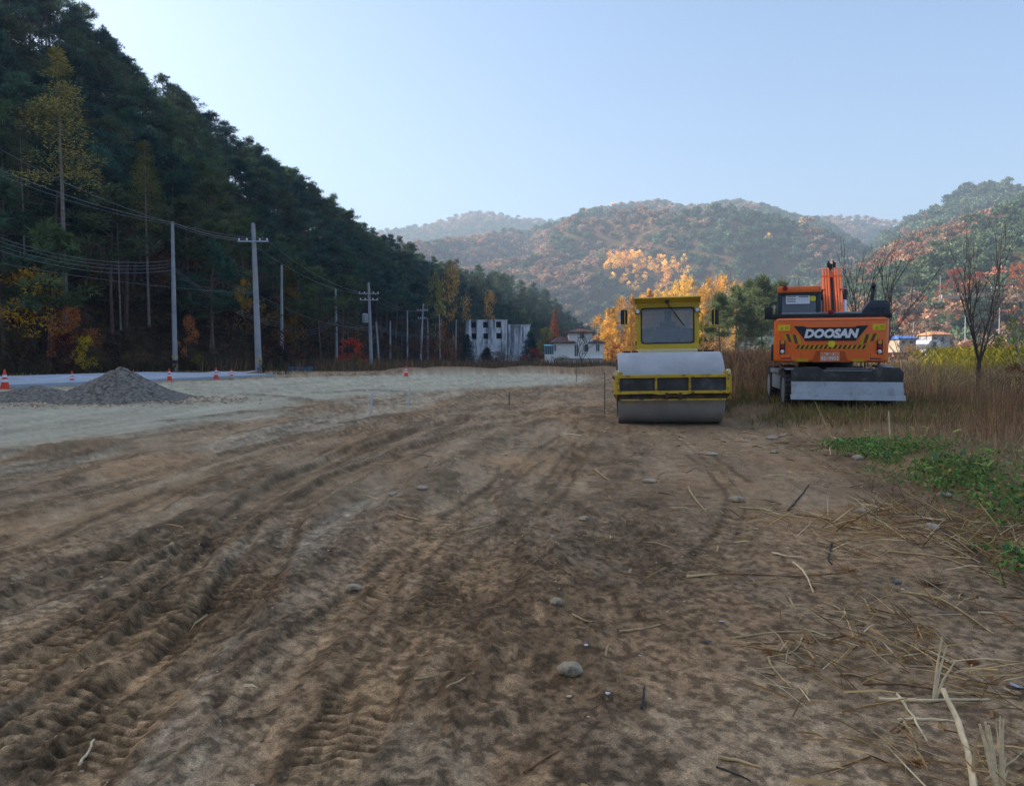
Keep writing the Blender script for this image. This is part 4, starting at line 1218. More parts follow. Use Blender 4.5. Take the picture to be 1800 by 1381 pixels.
    bm = NB(); cyl(bm, (x0 + .165, y0 - .11, 2.80), (x0 + .165, y0 - .03, 2.80), .055, .05, 16); U('work_lamp', bm, M['red'], rf)
    bm = NB(); tube(bm, [(x0 + .46, y0 + .1, 2.84), (x0 + .46, y0 + .1, 3.05)], .006); U('antenna', bm, M['rod'], rf)
    bm = NB(); box(bm, (x0 - .19, y0 + .1, 2.24), (.19, .07, .29), .03); mi = U('mirror', bm, M['black'])
    bm = NB(); tube(bm, [(x0, y0 + .2, 2.5), (x0 - .12, y0 + .12, 2.48), (x0 - .19, y0 + .1, 2.38)], .012); U('mirror_bracket', bm, M['black'], mi)
    # boom, folded up ahead of the deck
    bx0 = .18
    prof = [(.0, 1.55), (.42, 1.5), (1.2, 2.3), (2.25, 3.02), (3.9, 2.75), (4.1, 2.95), (3.95, 3.12), (2.2, 3.48), (1.75, 3.40), (.75, 2.55)]
    bm = NB(); prism(bm, prof, bx0 - .17, bx0 + .17, .012, 'yz'); boom = U('boom', bm, M['orange'])
    bm = NB(); prism(bm, prof[:3] + [(1.6, 3.18), (.72, 2.50)], bx0 - .028, bx0 + .028, 0, 'yz'); bmesh.ops.translate(bm, verts=bm.verts, vec=(0, -.07, .06)); U('boom_slot', bm, M['black'], boom)
    for k, dx in enumerate((-.20, -.135, -.075, .08, .14, .205)):
        bm = NB()
        tube(bm, [(bx0 + dx, .06, 1.75), (bx0 + dx, .12, 2.02), (bx0 + dx, .66, 2.60), (bx0 + dx, 1.68, 3.46 - .02 * (k % 2)), (bx0 + dx, 1.85, 3.50)], .026, 8)
        U('hydraulic_pipe', bm, M['orange'], boom)
    for z, y in ((2.10, .17), (3.25, 1.42)):
        bm = NB(); box(bm, (bx0, y - .005, z), (.50, .035, .045), .008); U('pipe_clamp', bm, M['orange'], boom)
    for dx in (-.06, .08):
        bm = NB(); box(bm, (bx0 + dx, 1.95, 3.56), (.075, .12, .20), .03); tube(bm, [(bx0 + dx, 1.9, 3.50), (bx0 + dx * .8, 2.05, 3.70), (bx0 + dx, 2.3, 3.62)], .025); U('hose_end', bm, M['black'], boom)
    for s in (-1, 1):
        bm = NB(); tube(bm, [(bx0 + s * .275, .55, 1.45), (bx0 + s * .275, .90, 2.62)], .055, 12); tube(bm, [(bx0 + s * .275, .89, 2.60), (bx0 + s * .275, .97, 2.86)], .07, 12)
        cy = U('boom_cylinder', bm, M['black'])
        bm = NB(); tube(bm, [(bx0 + s * .275, .49, 1.50), (bx0 + s * .275, .80, 2.60)], .045, 12); U('rod', bm, M['chrome'], cy)
        bm = NB(); cyl(bm, (bx0 + s * .17, 1.0, 2.83), (bx0 + s * .34, 1.0, 2.83), .07); U('pin', bm, M['red'], cy)
    bm = NB(); prism(bm, [(3.8, 3.25), (4.15, 3.35), (4.5, 2.9), (4.35, 1.2), (4.15, 1.2), (3.85, 2.7)], bx0 - .13, bx0 + .13, .01, 'yz'); U('arm', bm, M['orange'])
    bm = NB(); prism(bm, [(4.0, 1.25), (4.5, 1.2), (4.6, .7), (4.2, .35), (3.8, .45), (4.1, .8)], bx0 - .4, bx0 + .4, .01, 'yz'); U('bucket', bm, M['darksteel'])
    bm = NB(); tube(bm, [(bx0, 2.3, 3.62), (bx0, 3.9, 3.3)], .06, 10); U('arm_cylinder', bm, M['black'])
    # engine hood at the right with slots and exhaust
    bm = NB(); prism(bm, [(.60, 2.15), (.70, 2.28), (.80, 2.44), (1.13, 2.44), (1.19, 2.36), (1.20, 2.15)], -1.5, -.76, .02); hd = U('engine_hood', bm, M['slate'])
    for k in range(3):
        bm = NB(); bx(bm, .80 + .11 * k, .88 + .11 * k, -1.506, -1.49, 2.235, 2.29, .008); U('vent_slot', bm, M['badge'], hd)
    bm = NB(); tube(bm, [(.86, -1.1, 2.40), (.885, -1.08, 2.58), (.90, -1.06, 2.72), (.90, -1.10, 2.79), (.885, -1.16, 2.81)], [.048, .046, .044, .044, .042], 12); U('exhaust_pipe', bm, M['badge'])
    bm = NB(); box(bm, (1.17, -1.1, 2.30), (.10, .3, .14), .03); U('air_filter', bm, M['black'])
    # undercarriage
    bm = NB(); bx(bm, -.48, .48, -1.75, 1.75, .50, .92, .03); cyl(bm, (0, 0, .92), (0, 0, 1.13), .62, n=32); bx(bm, -.75, .75, -.5, .5, .6, .9, .02)
    Lw('chassis', bm, M['darksteel'])
    for y in (-1.35, 1.35):
        bm = NB(); cyl(bm, (-1.0, y, .47), (1.0, y, .47), .10, n=12); box(bm, (0, y, .47), (.4, .34, .34), .06); Lw('axle', bm, M['darksteel'])
        for s in (-1, 1):
            bm = NB()
            o_, i_ = s * 1.14, s * .87
            m_ = (o_ + i_) / 2
            pr = [(o_ - s * .02, .27), (o_, .36), (o_ - s * .01, .43), (o_ - s * .05, .468), (m_, .475), (i_ + s * .05, .468), (i_ + s * .01, .43), (i_, .36), (i_ + s * .02, .27)]
            lathe(bm, pr, 36, c=(0, y, .47))
            for k in range(26):
                a = 2 * math.pi * k / 26
                for q in (-1, 1):
                    aa = a + (0.12 if q > 0 else 0)
                    box(bm, (m_ + q * .062, y + .476 * math.cos(aa), .47 + .476 * math.sin(aa)), (.12, .055, .04), 0, Matrix.Rotation(aa - math.pi / 2, 3, 'X'))
            ty = Lw('tyre', bm, M['rubber'], None, 40)
            bm = NB(); lathe(bm, [(o_ - s * .015, .275), (o_ - s * .06, .25), (o_ - s * .12, .20), (o_ - s * .10, .12), (o_ - s * .04, .10), (o_ - s * .03, .06)], 24, c=(0, y, .47))
            for k in range(8):
                a = 2 * math.pi * k / 8; cyl(bm, (o_ - s * .12, y + .15 * math.cos(a), .47 + .15 * math.sin(a)), (o_ - s * .08, y + .15 * math.cos(a), .47 + .15 * math.sin(a)), .015, n=6)
            Lw('rim', bm, M['grey'], ty)
    for s in (-1, 1):
        bm = NB(); bx(bm, s * .62, s * 1.16, -.78, .78, .82, .92, .02); bx(bm, s * .7, s * 1.12, -.7, .7, .45, .815, .03); Lw('step_box', bm, M['grey'])
        bm = NB(); prism(bm, [(-1.9, .93), (-.82, 1.0), (-.82, 1.03), (-1.9, .96)], s * .85, s * 1.15, 0, 'yz'); Lw('mudguard', bm, M['grey'])
    # dozer blade: dark upper plate with a notch, bright lower plate, cutting edge
    bm = NB()
    up = [(-1.22, .70), (1.22, .70), (1.22, .90), (1.13, 1.0), (.68, 1.015), (.56, .945), (-.52, .945), (-.64, 1.015), (-1.14, 1.0), (-1.22, .93)]
    prism(bm, up, -2.36, -2.32, .004)
    for v in bm.verts: v.co.y += (v.co.z - .70) * -.12
    for v in bm.verts: v.co.x *= .895
    bl = Lw('blade', bm, M['darksteel'])
    bm = NB(); bx(bm, -.50, .54, -2.405, -2.385, .925, .945, .004); bx(bm, -.44, .48, -2.30, -2.28, .97, .985, .003); [setattr(v.co, 'x', v.co.x * .895) for v in bm.verts]; Lw('blade_lip', bm, M['grey'], bl)
    bm = NB(); prism(bm, [(-2.36, .70), (-2.32, .70), (-2.40, .42), (-2.45, .425)], -1.22, 1.22, .003, 'yz'); [setattr(v.co, 'x', v.co.x * .895) for v in bm.verts]; Lw('blade_face', bm, M['steel'], bl)
    bm = NB(); prism(bm, [(-2.452, .43), (-2.41, .43), (-2.47, .32), (-2.50, .325)], -1.25, 1.25, .003, 'yz'); [setattr(v.co, 'x', v.co.x * .895) for v in bm.verts]; Lw('cutting_edge', bm, M['steel'], bl)
    bm = NB()
    for s in (-.55, .55): prism(bm, [(-2.33, .80), (-2.33, .55), (-1.7, .55), (-1.7, .75)], s - .05, s + .05, 0, 'yz')
    bx(bm, -.9, .9, -2.3, -2.2, .6, .85, .02)
    Lw('blade_arm', bm, M['darksteel'])
    return root
excavator = build_excavator()
# ------------------------------------------------------------------ buildings at the end of the site
def wall_boxes(bm, x0, x1, z0, z1, y0, y1, holes):
    """a wall with real openings: solid pieces between the holes"""
    xs = sorted({x0, x1} | {h[0] for h in holes} | {h[1] for h in holes}); zs = sorted({z0, z1} | {h[2] for h in holes} | {h[3] for h in holes})
    xs = [x for x in xs if x0 <= x <= x1]; zs = [z for z in zs if z0 <= z <= z1]
    for a, b in zip(xs, xs[1:]):
        col = None
        for c, d in zip(zs, zs[1:]):
            mx, mz = (a + b) / 2, (c + d) / 2
            solid = not any(h[0] < mx < h[1] and h[2] < mz < h[3] for h in holes)
            if solid: col = (col[0], d) if col else (c, d)
            if (not solid or d == zs[-1]) and col:
                bx(bm, a, b, y0, y1, col[0], col[1]); col = None

def ruin():
    Y = 160.0; k = FPX / Y
    X = lambda p: (p - 900) / k
    Z = lambda p: CAM_H + (618 - p) / k
    g = -1.4
    t = thing('abandoned_building', 'unfinished white concrete block with empty black window holes below the pine hill', 'building', (X(875), Y, g))
    ox, oz = X(875), g
    def ob(n, bm, m, par=None): 
        bmesh.ops.translate(bm, verts=bm.verts, vec=(-ox, -Y, -oz)); return obj(n, bm, m, par or t, None)
    a0, a1, b1 = X(818.7), X(891.5), X(931.5)
    holes = []
    for cx_, cz_ in ((832.8, 571.3), (853.7, 571.2), (876.4, 570.8), (833.4, 591), (854.2, 591), (877, 590.5)):
        holes.append((X(cx_ - 4.3), X(cx_ + 4.3), Z(cz_ + 5), Z(cz_ - 5)))
    door = (X(869.5), X(874.5), g, Z(628.5))
    bm = NB(); wall_boxes(bm, a0, a1, g, Z(563.5), Y - .3, Y, holes + [door]); ob('front_wall', bm, M['ruin'])
    bm = NB(); bx(bm, a0, a0 + .3, Y + .002, Y + 9, g, Z(563.5)); bx(bm, a1 - .3, a1, Y + .002, Y + 9, g, Z(563.5)); bx(bm, a0, a1, Y + 9, Y + 9.3, g, Z(563.5)); ob('side_wall', bm, M['ruin'])
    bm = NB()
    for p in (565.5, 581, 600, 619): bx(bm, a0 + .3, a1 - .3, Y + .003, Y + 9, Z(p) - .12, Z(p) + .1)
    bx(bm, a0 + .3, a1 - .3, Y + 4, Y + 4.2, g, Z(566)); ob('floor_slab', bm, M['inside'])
    bm = NB()
    for p in (822, 843.5, 864.5, 888.5): bx(bm, X(p) - .28, X(p) + .28, Y - .42, Y - .3, g, Z(564.5))
    ob('pilaster', bm, M['ruin'])
    bm = NB()
    for p in (605.5, 622.5): bx(bm, a0, a1, Y - .36, Y - .302, Z(p) - .08, Z(p) + .08)
    bx(bm, a0 - .1, a1 + .1, Y - .5, Y + .1, Z(563.5), Z(562.3)); ob('ledge', bm, M['ruin'])
    c0 = X(893)
    bm = NB(); wall_boxes(bm, c0, b1, g, Z(572), Y + .5, Y + .8, [(X(918), X(920), Z(600), Z(575))]); bx(bm, b1 - .3, b1, Y + .802, Y + 9, g, Z(572)); bx(bm, c0, b1 - .3, Y + 1.4, Y + 1.6, g, Z(576)); ob('annex_wall', bm, M['ruin'])
    bm = NB(); bx(bm, c0, b1 + .15, Y + .35, Y + 9, Z(572), Z(570.5)); ob('annex_roof', bm, M['ruin'])
    for i, h in enumerate(holes):
        bm = NB(); bx(bm, h[0] - .08, h[1] + .08, Y - .36, Y - .301, h[2] - .12, h[2]); ob('window_sill', bm, M['ruin'])
ruin()

def hip_roof(bm, x0, x1, y0, y1, z, h, ov=.5, ridge=.35):
    x0 -= ov; x1 += ov; y0 -= ov; y1 += ov
    cx_, cy_ = (x0 + x1) / 2, (y0 + y1) / 2
    r = (x1 - x0) * ridge / 2
    lo = [bm.verts.new(p) for p in ((x0, y0, z), (x1, y0, z), (x1, y1, z), (x0, y1, z))]
    lo2 = [bm.verts.new(p) for p in ((x0, y0, z + .18), (x1, y0, z + .18), (x1, y1, z + .18), (x0, y1, z + .18))]
    a, b = bm.verts.new((cx_ - r, cy_, z + h)), bm.verts.new((cx_ + r, cy_, z + h))
    bm.faces.new(lo)
    for i in range(4): bm.faces.new((lo[i], lo[(i + 1) % 4], lo2[(i + 1) % 4], lo2[i]))
    bm.faces.new((lo2[0], lo2[1], b, a)); bm.faces.new((lo2[1], lo2[2], b)); bm.faces.new((lo2[2], lo2[3], a, b)); bm.faces.new((lo2[3], lo2[0], a))

def villa():
    Y = 150.0; k = FPX / Y
    X = lambda p: (p - 900) / k
    Z = lambda p: CAM_H + (618 - p) / k
    g = Z(637.5)
    t = thing('villa', 'cream two storey villa with red brown hip roofs and tower beyond the field', 'house', (X(1015), Y, g))
    def ob(n, bm, m, par=None):
        bmesh.ops.translate(bm, verts=bm.verts, vec=(-X(1015), -Y, -g)); return obj(n, bm, m, par or t, None)
    def arch(x0, x1, z0, z1, n=8):
        r = (x1 - x0) / 2; c = (x0 + x1) / 2
        return [(x0, z0), (x1, z0)] + [(c + r * math.cos(a), z1 - r + r * math.sin(a)) for a in np.linspace(0, math.pi, n)]
    wl = [(X(1047.5), X(1053.5), Z(617), Z(605.5)), (X(974), X(977.3), Z(617), Z(606)), (X(1010), X(1016), Z(626), Z(606))]
    aw = (X(1026), X(1034.5), Z(617.5), Z(604.5))
    bm = NB(); wall_boxes(bm, X(972.8), X(1061.5), Z(629), Z(603), Y, Y + .3, wl + [aw]); bx(bm, X(972.8), X(972.8) + .3, Y + .302, Y + 8, Z(629), Z(603)); bx(bm, X(1061.5) - .3, X(1061.5), Y + .302, Y + 8, Z(629), Z(603)); ob('wall', bm, M['stucco'])
    bm = NB(); bx(bm, X(974), X(1060), Y + .1, Y + 8, g - .5, Z(630)); ob('foundation', bm, M['stucco'])
    bm = NB(); bx(bm, X(970), X(1063), Y - .6, Y + 8.2, Z(630), Z(629)); ob('terrace_ledge', bm, M['stucco'])
    tw = (X(1019.3), X(1026.3), Z(594.8), Z(586.5))
    bm = NB(); wall_boxes(bm, X(999.5), X(1041.5), Z(602.9), Z(585), Y + .4, Y + .7, [tw]); bx(bm, X(999.5), X(999.5) + .3, Y + .702, Y + 5, Z(602.9), Z(585)); bx(bm, X(1041.5) - .3, X(1041.5), Y + .702, Y + 5, Z(602.9), Z(585)); ob('tower_wall', bm, M['stucco'])
    bm = NB(); hip_roof(bm, X(999.5), X(1041.5), Y + .4, Y + 5, Z(585), 1.0, .55, .05); ob('tower_roof', bm, M['roof'])
    bm = NB(); hip_roof(bm, X(972.8), X(1008), Y, Y + 7, Z(603), 1.35, .5, .35); ob('wing_roof', bm, M['roof'])
    bm = NB(); hip_roof(bm, X(1038), X(1061.5), Y, Y + 7, Z(603), .75, .4, .2); ob('wing_roof', bm, M['roof'])
    for w in wl + [tw]:
        yo = .4 if w is tw else 0
        bm = NB(); bx(bm, w[0], w[1], Y + yo + .15, Y + yo + .2, w[2], w[3]); wi = ob('window', bm, M['pane'])
        bm = NB(); c = (w[0] + w[1]) / 2; bx(bm, c - .03, c + .03, Y + yo + .10, Y + yo + .148, w[2], w[3]); bx(bm, w[0] - .08, w[1] + .08, Y + yo - .08, Y + yo + .1, w[2] - .1, w[2]); ob('window_frame', bm, M['stucco'], wi)
    bm = NB(); prism(bm, arch(*aw), Y + .16, Y + .22); wi = ob('arched_window', bm, M['pane'])
    bm = NB()
    o = arch(*aw); r0 = aw[0], aw[1]
    pts_ = [(x, Y - .02, z) for x, z in o[1:]] + [(o[0][0], Y - .02, o[0][1])]
    tube(bm, pts_, .07, 5); ob('window_frame', bm, M['stucco'], wi)
    # arched spandrel corners above the arched window
    bm = NB()
    c = (aw[0] + aw[1]) / 2; r = (aw[1] - aw[0]) / 2; zc = aw[3] - r
    for s in (-1, 1):
        arcp = [(c + s * r * math.cos(a), zc + r * math.sin(a)) for a in np.linspace(0, math.pi / 2, 6)]
        poly = arcp + [(c + s * r, aw[3])]
        prism(bm, poly if s > 0 else poly[::-1], Y + .001, Y + .299)
    ob('window_arch', bm, M['stucco'])
    bm = NB(); prism(bm, [(Y - 1.6, Z(608.3)), (Y - .02, Z(606.2)), (Y - .02, Z(605.4)), (Y - 1.6, Z(607.5))], X(956), X(972.6), 0, 'yz'); ob('awning', bm, M['teal'])
    bm = NB()
    for p in (957, 961, 965, 969, 972): bx(bm, X(p) - .05, X(p) + .05, Y - 1.5, Y - 1.4, Z(622), Z(608))
    bx(bm, X(957), X(972), Y - 1.52, Y - 1.38, Z(622.8), Z(622)); ob('porch_frame', bm, M['teal'])
    bm = NB(); bx(bm, X(957.5), X(972), Y - 1.46, Y - 1.44, Z(622), Z(608)); ob('porch_glazing', bm, M['pane'])
    bm = NB(); bx(bm, X(957), X(972.6), Y - 1.5, Y - .02, g - .3, Z(622.8)); ob('porch_base', bm, M['stucco'])
villa()

def simple_house(name, label, cat, px0, px1, pt, pb, Y, wallm, roofm, rh, wins, depth=5.0):
    k = FPX / Y
    X = lambda p: (p - 900) / k
    Z = lambda p: CAM_H + (618 - p) / k
    g = Z(pb)
    cx_ = (X(px0) + X(px1)) / 2
    t = thing(name, label, cat, (cx_, Y, g))
    def ob(n, bm, m, par=None):
        bmesh.ops.translate(bm, verts=bm.verts, vec=(-cx_, -Y, -g)); return obj(n, bm, m, par or t, None)
    hol = [(X(a), X(b), Z(d), Z(c)) for a, b, c, d in wins]
    bm = NB(); wall_boxes(bm, X(px0), X(px1), g - 1.5, Z(pt), Y, Y + .2, hol); bx(bm, X(px0), X(px0) + .2, Y + .202, Y + depth, g - 1.5, Z(pt)); bx(bm, X(px1) - .2, X(px1), Y + .202, Y + depth, g - 1.5, Z(pt)); bx(bm, X(px0), X(px1), Y + depth, Y + depth + .2, g - 1.5, Z(pt)); ob('wall', bm, wallm)
    bm = NB(); hip_roof(bm, X(px0), X(px1), Y, Y + depth, Z(pt), rh, .4, .6); ob('roof', bm, roofm)
    for h in hol:
        bm = NB(); bx(bm, h[0], h[1], Y + .1, Y + .14, h[2], h[3]); ob('window', bm, M['pane'])
    return t
simple_house('shed', 'low shed under a bright blue sheet roof beyond the yellow weeds', 'shed', 1580, 1609, 596, 606, 150, M['palestone'], M['blue'], .75, [(1584, 1589, 599, 604), (1598, 1604, 599, 604)])
simple_house('cottage', 'small cottage with pale orange roof behind the white greenhouse', 'house', 1636, 1668, 589, 607, 165, M['concrete'], M['orangeroof'], .8, [(1640, 1645, 593, 601), (1652, 1658, 593, 601)])

def greenhouse():
    Y = 150.0; k = FPX / Y
    c = at(1643, 606, Y); w, h, d = 2.5, 1.35, 6
    t = thing('greenhouse', 'rounded white film greenhouse in front of the orange roofed cottage', 'greenhouse', (c.x, Y, c.z - .3))
    bm = NB()
    arc = [(-w / 2, -.6)] + [(-w / 2 * math.cos(a), h * (.35 + .65 * math.sin(a))) for a in np.linspace(0, math.pi, 12)] + [(w / 2, -.6)]
    prism(bm, arc, 0, d); obj('cover', bm, M['plasticwhite'], t)
    bm = NB(); bx(bm, -.35, .35, -.04, -.002, -.6, .9); obj('door', bm, M['pane'], t)
    bm = NB()
    for y in (0, 2, 4, 6): tube(bm, [(x * 1.02, y, z * 1.02) for x, z in arc], .03, 5)
    obj('hoop', bm, M['galv'], t)
greenhouse()

# ------------------------------------------------------------------ utility poles
def pole(name, px, pytop, Y, label, arms=(), r=0.17, pybase=None, group='utility poles along the road', band=False, box_at=None, lean=0.0):
    top = at(px, pytop, Y)
    if pybase is not None: base = at(px + lean, pybase, Y)
    else:
        base = at(px + lean, 640, Y); base.z = gz(base.x, Y)
    base.z = min(base.z, max(base.z, -2)) 
    t = thing(name, label, 'pole', (base.x, Y, base.z), 0, group)
    tp = top - base
    bm = NB(); tube(bm, [(0, 0, -1.2), tp * 0.5, tp], [r * 1.25, r, r * .7], 12); obj('shaft', bm, M['concrete'], t)
    for pya, half in arms:
        h = CAM_H + (618 - pya) / FPX * Y - base.z
        bm = NB(); bx(bm, tp.x * h / tp.z - half, tp.x * h / tp.z + half, -.22, -.12, h - .05, h + .05, .01); a = obj('crossarm', bm, M['galv'], t)
        for q in (-.92, -.4, .45, .92):
            bm = NB(); lathe(bm, [(h + .05, .03), (h + .09, .06), (h + .13, .04), (h + .17, .06), (h + .22, .03)], 8, 'z', (tp.x * h / tp.z + q * half, -.17, 0)); obj('insulator', bm, M['white'], a)
    if arms:
        bm = NB(); tube(bm, [tp * .985, tp * 1.0 + Vector((0, 0, .05))], .06, 8); obj('pole_cap', bm, M['galv'], t)
    if band:
        for i in range(3 if group and px < 400 else 1):
            bm = NB(); z0 = .15 + .36 * i; cyl(bm, (0, 0, z0), (tp.x * .03, 0, z0 + .22), r * 1.32, n=14); obj('warning_band', bm, M['straw'] if i % 2 == 0 else M['black'], t)
    if box_at:
        bxp, byp = box_at
        c = at(bxp, byp, Y) - base
        bm = NB(); lathe(bm, [(c.z - .55, .3), (c.z - .5, .36), (c.z + .4, .36), (c.z + .5, .2)], 16, 'z', (c.x, -.3, 0)); bx(bm, c.x, tp.x * .5, -.32, -.24, c.z - .1, c.z); obj('transformer', bm, M['grey'], t)
    return top
pole('utility_pole', 303, 390, 57, 'slim grey concrete pole without crossarm, nearest to the gravel heap', r=.16, band=True, lean=5, pybase=650)
pole('utility_pole', 445, 393, 52, 'thick concrete pole with one crossarm and yellow base band by dark bush', arms=((427, 1.05),), r=.19, band=True, lean=10, pybase=640)
pole('utility_pole', 495, 466, 80, 'grey pole rising behind the dark bush, before yellow larch', r=.17, pybase=646)
pole('utility_pole', 590, 508, 98, 'slim pole standing in the red leaved bush', r=.17, pybase=655, lean=2)
pole('utility_pole', 648, 497, 86, 'double crossarm pole carrying a grey transformer', arms=((517, 1.15), (528, 1.05)), r=.19, box_at=(643, 559), pybase=648, lean=5)
pole('utility_pole', 661, 566, 112, 'short leaning pole right beside the transformer pole', r=.15, pybase=640, lean=6)
pole('utility_pole', 686, 564, 120, 'plain pole between transformer pole and farther crossarm poles', r=.15, pybase=640)
pole('utility_pole', 716, 546, 140, 'thin dark pole just left of the distant crossarm pole', r=.15, pybase=640)
pole('utility_pole', 744, 534, 132, 'distant pole with two short crossarms near the brown thicket', arms=((546, .95), (560, .75)), r=.18, pybase=638, lean=-5)
pole('utility_pole', 752, 560, 155, 'thin pole right behind the distant crossarm pole', r=.14, pybase=636)
pole('utility_pole', 772, 552, 150, 'pale pole above the brown thicket left of the white ruin', r=.15, pybase=632, lean=2)
pole('utility_pole', 802, 562, 155, 'slim pole nearest to the left corner of the white ruin', r=.14, pybase=632, lean=-1)
for px, a, b, Y, lab in ((1653, 485, 515, 240, 'white pole on the right hillside above the pale terrace wall'), (1757, 540, 570, 190, 'white pole by the green bushes right of the bare tree'),
                         (1606, 566, 594, 170, 'white pole standing behind the blue roofed shed'), (1697, 550, 584, 175, 'white pole seen through the bare tree branches'), (1628, 580, 610, 160, 'thin pole between blue shed and greenhouse')):
    pole('utility_pole', px, a, Y, lab, r=.13, pybase=b + 8, group='poles on the sunny side')

def wire(pts, label, r=.02, sag=None, group='overhead cables'):
    bm = NB()
    out = []
    for (a, b, s) in pts:
        a, b = Vector(a), Vector(b)
        for k in range(13):
            t = k / 12; p = a.lerp(b, t); p.z -= s * 4 * t * (1 - t)
            if out and k == 0: continue
            out.append(p)
    tube(bm, out, r * .75, 4)
    o = obj('overhead_cable', bm, M['wire'], None, None); tag(o, label, 'cable', group); return o
OUT = lambda py, Y: at(-160, py, Y)
wire([(OUT(225, 40), at(303, 391, 57), .7), (at(303, 391, 57), at(436, 421, 52), .25)], 'top cable from the left frame edge over the slim pole to the crossarm', .026)
wire([(OUT(236, 40), at(303, 394, 57), .75), (at(303, 394, 57), at(441, 424, 52), .3)], 'second cable just under the topmost one, left of the crossarm', .02)
wire([(OUT(165, 38), at(471, 420, 52), 1.6)], 'long cable from upper left to the right end of the crossarm', .018)
for w_, (py0, py1) in zip(('topmost', 'second', 'third', 'lowest'), ((350, 458), (357, 464), (366, 469), (376, 475))):
    wire([(OUT(py0, 44), at(301, py1, 57), 1.35)], w_ + ' sagging cable of the thick bundle left of the slim pole', .024, group='cable bundle at the left')
for i in range(3):
    wire([(at(304, 468 + 3 * i, 57), at(495, 566 + 4 * i, 80), .9), (at(495, 566 + 4 * i, 80), at(590, 556 + 4 * i, 98), 1.3), (at(590, 556 + 4 * i, 98), at(660, 572 + 3 * i, 112), .6), (at(660, 572 + 3 * i, 112), at(772, 585 + 2 * i, 150), .8)], ('upper', 'middle', 'lower')[i] + ' slack low cable strung past the poles towards the ruin', .022, group='low cables past the poles')
wire([(at(0 - 160, 430, 45), at(447, 515, 52), .5), (at(447, 515, 52), at(651, 575, 86), .8)], 'thin cable dropping from the left edge across the thick pole', .016)
for px0, px1, py in ((436, 640, 516), (470, 657, 516)):
    wire([(at(px0, 424, 52), at(px1, py, 86), .9), (at(px1, py, 86), at(735 if px0 < 450 else 752, 546, 132), .8)], 'cable from %s crossarm end to the transformer pole' % ('left' if px0 < 450 else 'right'), .02)

# ------------------------------------------------------------------ cones and tape
def cone(px, pyb, h_px, label, zoff=0.0, Y=None):
    if Y is None: p = gpt(px, pyb)
    else:
        p = at(px, pyb, Y)
    h = h_px / FPX * p.y
    t = thing('traffic_cone', label, 'traffic cone', p, rng.uniform(0, 1), 'orange traffic cones around the site')
    R = .19 * h / .7
    bm = NB(); bx(bm, -R, R, -R, R, 0, .045 * h, .01); obj('base', bm, M['cone'], t)
    bm = NB()
    def rad(z): return R * .80 * (1 - z) + .035 * h * z
    lathe(bm, [(h * z, rad(z)) for z in (.04, .35, .5, .62, .72, .98)] + [(h, .02 * h)], 20, 'z'); obj('body', bm, M['cone'], t)
    for a, b in ((.36, .50), (.60, .72)):
        bm = NB(); lathe(bm, [(h * a, rad(a) + .006), (h * b, rad(b) + .006)], 20, 'z'); obj('reflective_band', bm, M['conewhite'], t)
    return Vector((p.x, p.y, p.z + h * .62))
tops = [cone(9, 683, 35, 'nearest orange cone at the left edge of the road'), cone(127, 673, 21, 'orange cone on the road just left of the gravel heap'),
        cone(235, 667, 17, 'orange cone half hidden behind the right side of the gravel heap'), cone(298, 669, 22, 'orange cone in front of the slim pole'),
        cone(380, 666, 21, 'left cone of the close pair short of the dark bush'), cone(407, 664, 17, 'right cone of the close pair short of the dark bush')]
cone(714, 661, 18, 'lone orange cone far out by the soil bank')
def ribbon(a, b, sag, label):
    bm = NB(); w = .09
    pr = None
    for k in range(17):
        t = k / 16; p = a.lerp(b, t); p.z -= sag * 4 * t * (1 - t); tw = .25 * math.sin(t * 9)
        up = Vector((math.sin(tw) * .5, 0, math.cos(tw))) * w / 2
        c = [bm.verts.new(p + up + Vector((0, .004, 0))), bm.verts.new(p - up + Vector((0, .004, 0))), bm.verts.new(p - up - Vector((0, .004, 0))), bm.verts.new(p + up - Vector((0, .004, 0)))]
        if pr:
            for i in range(4): bm.faces.new((pr[i], pr[(i + 1) % 4], c[(i + 1) % 4], c[i]))
        pr = c
    o = obj('barrier_tape', bm, M['tape'], None, 60); tag(o, label, 'tape', 'white tape strung between cones')
e0 = at(-190, 672, 27)
for a, b, s, lab in ((e0, tops[0], .12, 'white tape running off the left edge from the nearest cone'), (tops[0], tops[1], .16, 'white tape sagging between nearest cone and gravel heap cone'), (tops[1], tops[2], .15, 'white tape passing behind the gravel heap'),
                  (tops[2], tops[3], .12, 'white tape from behind the gravel heap to the pole cone'), (tops[3], tops[4], .1, 'white tape from the pole cone to the close pair'), (tops[4], tops[5], .04, 'short tape between the close pair of cones'), (tops[5], at(452, 650, 50), .1, 'white tape from the close pair to the thick pole')):
    ribbon(a, b, s, lab)

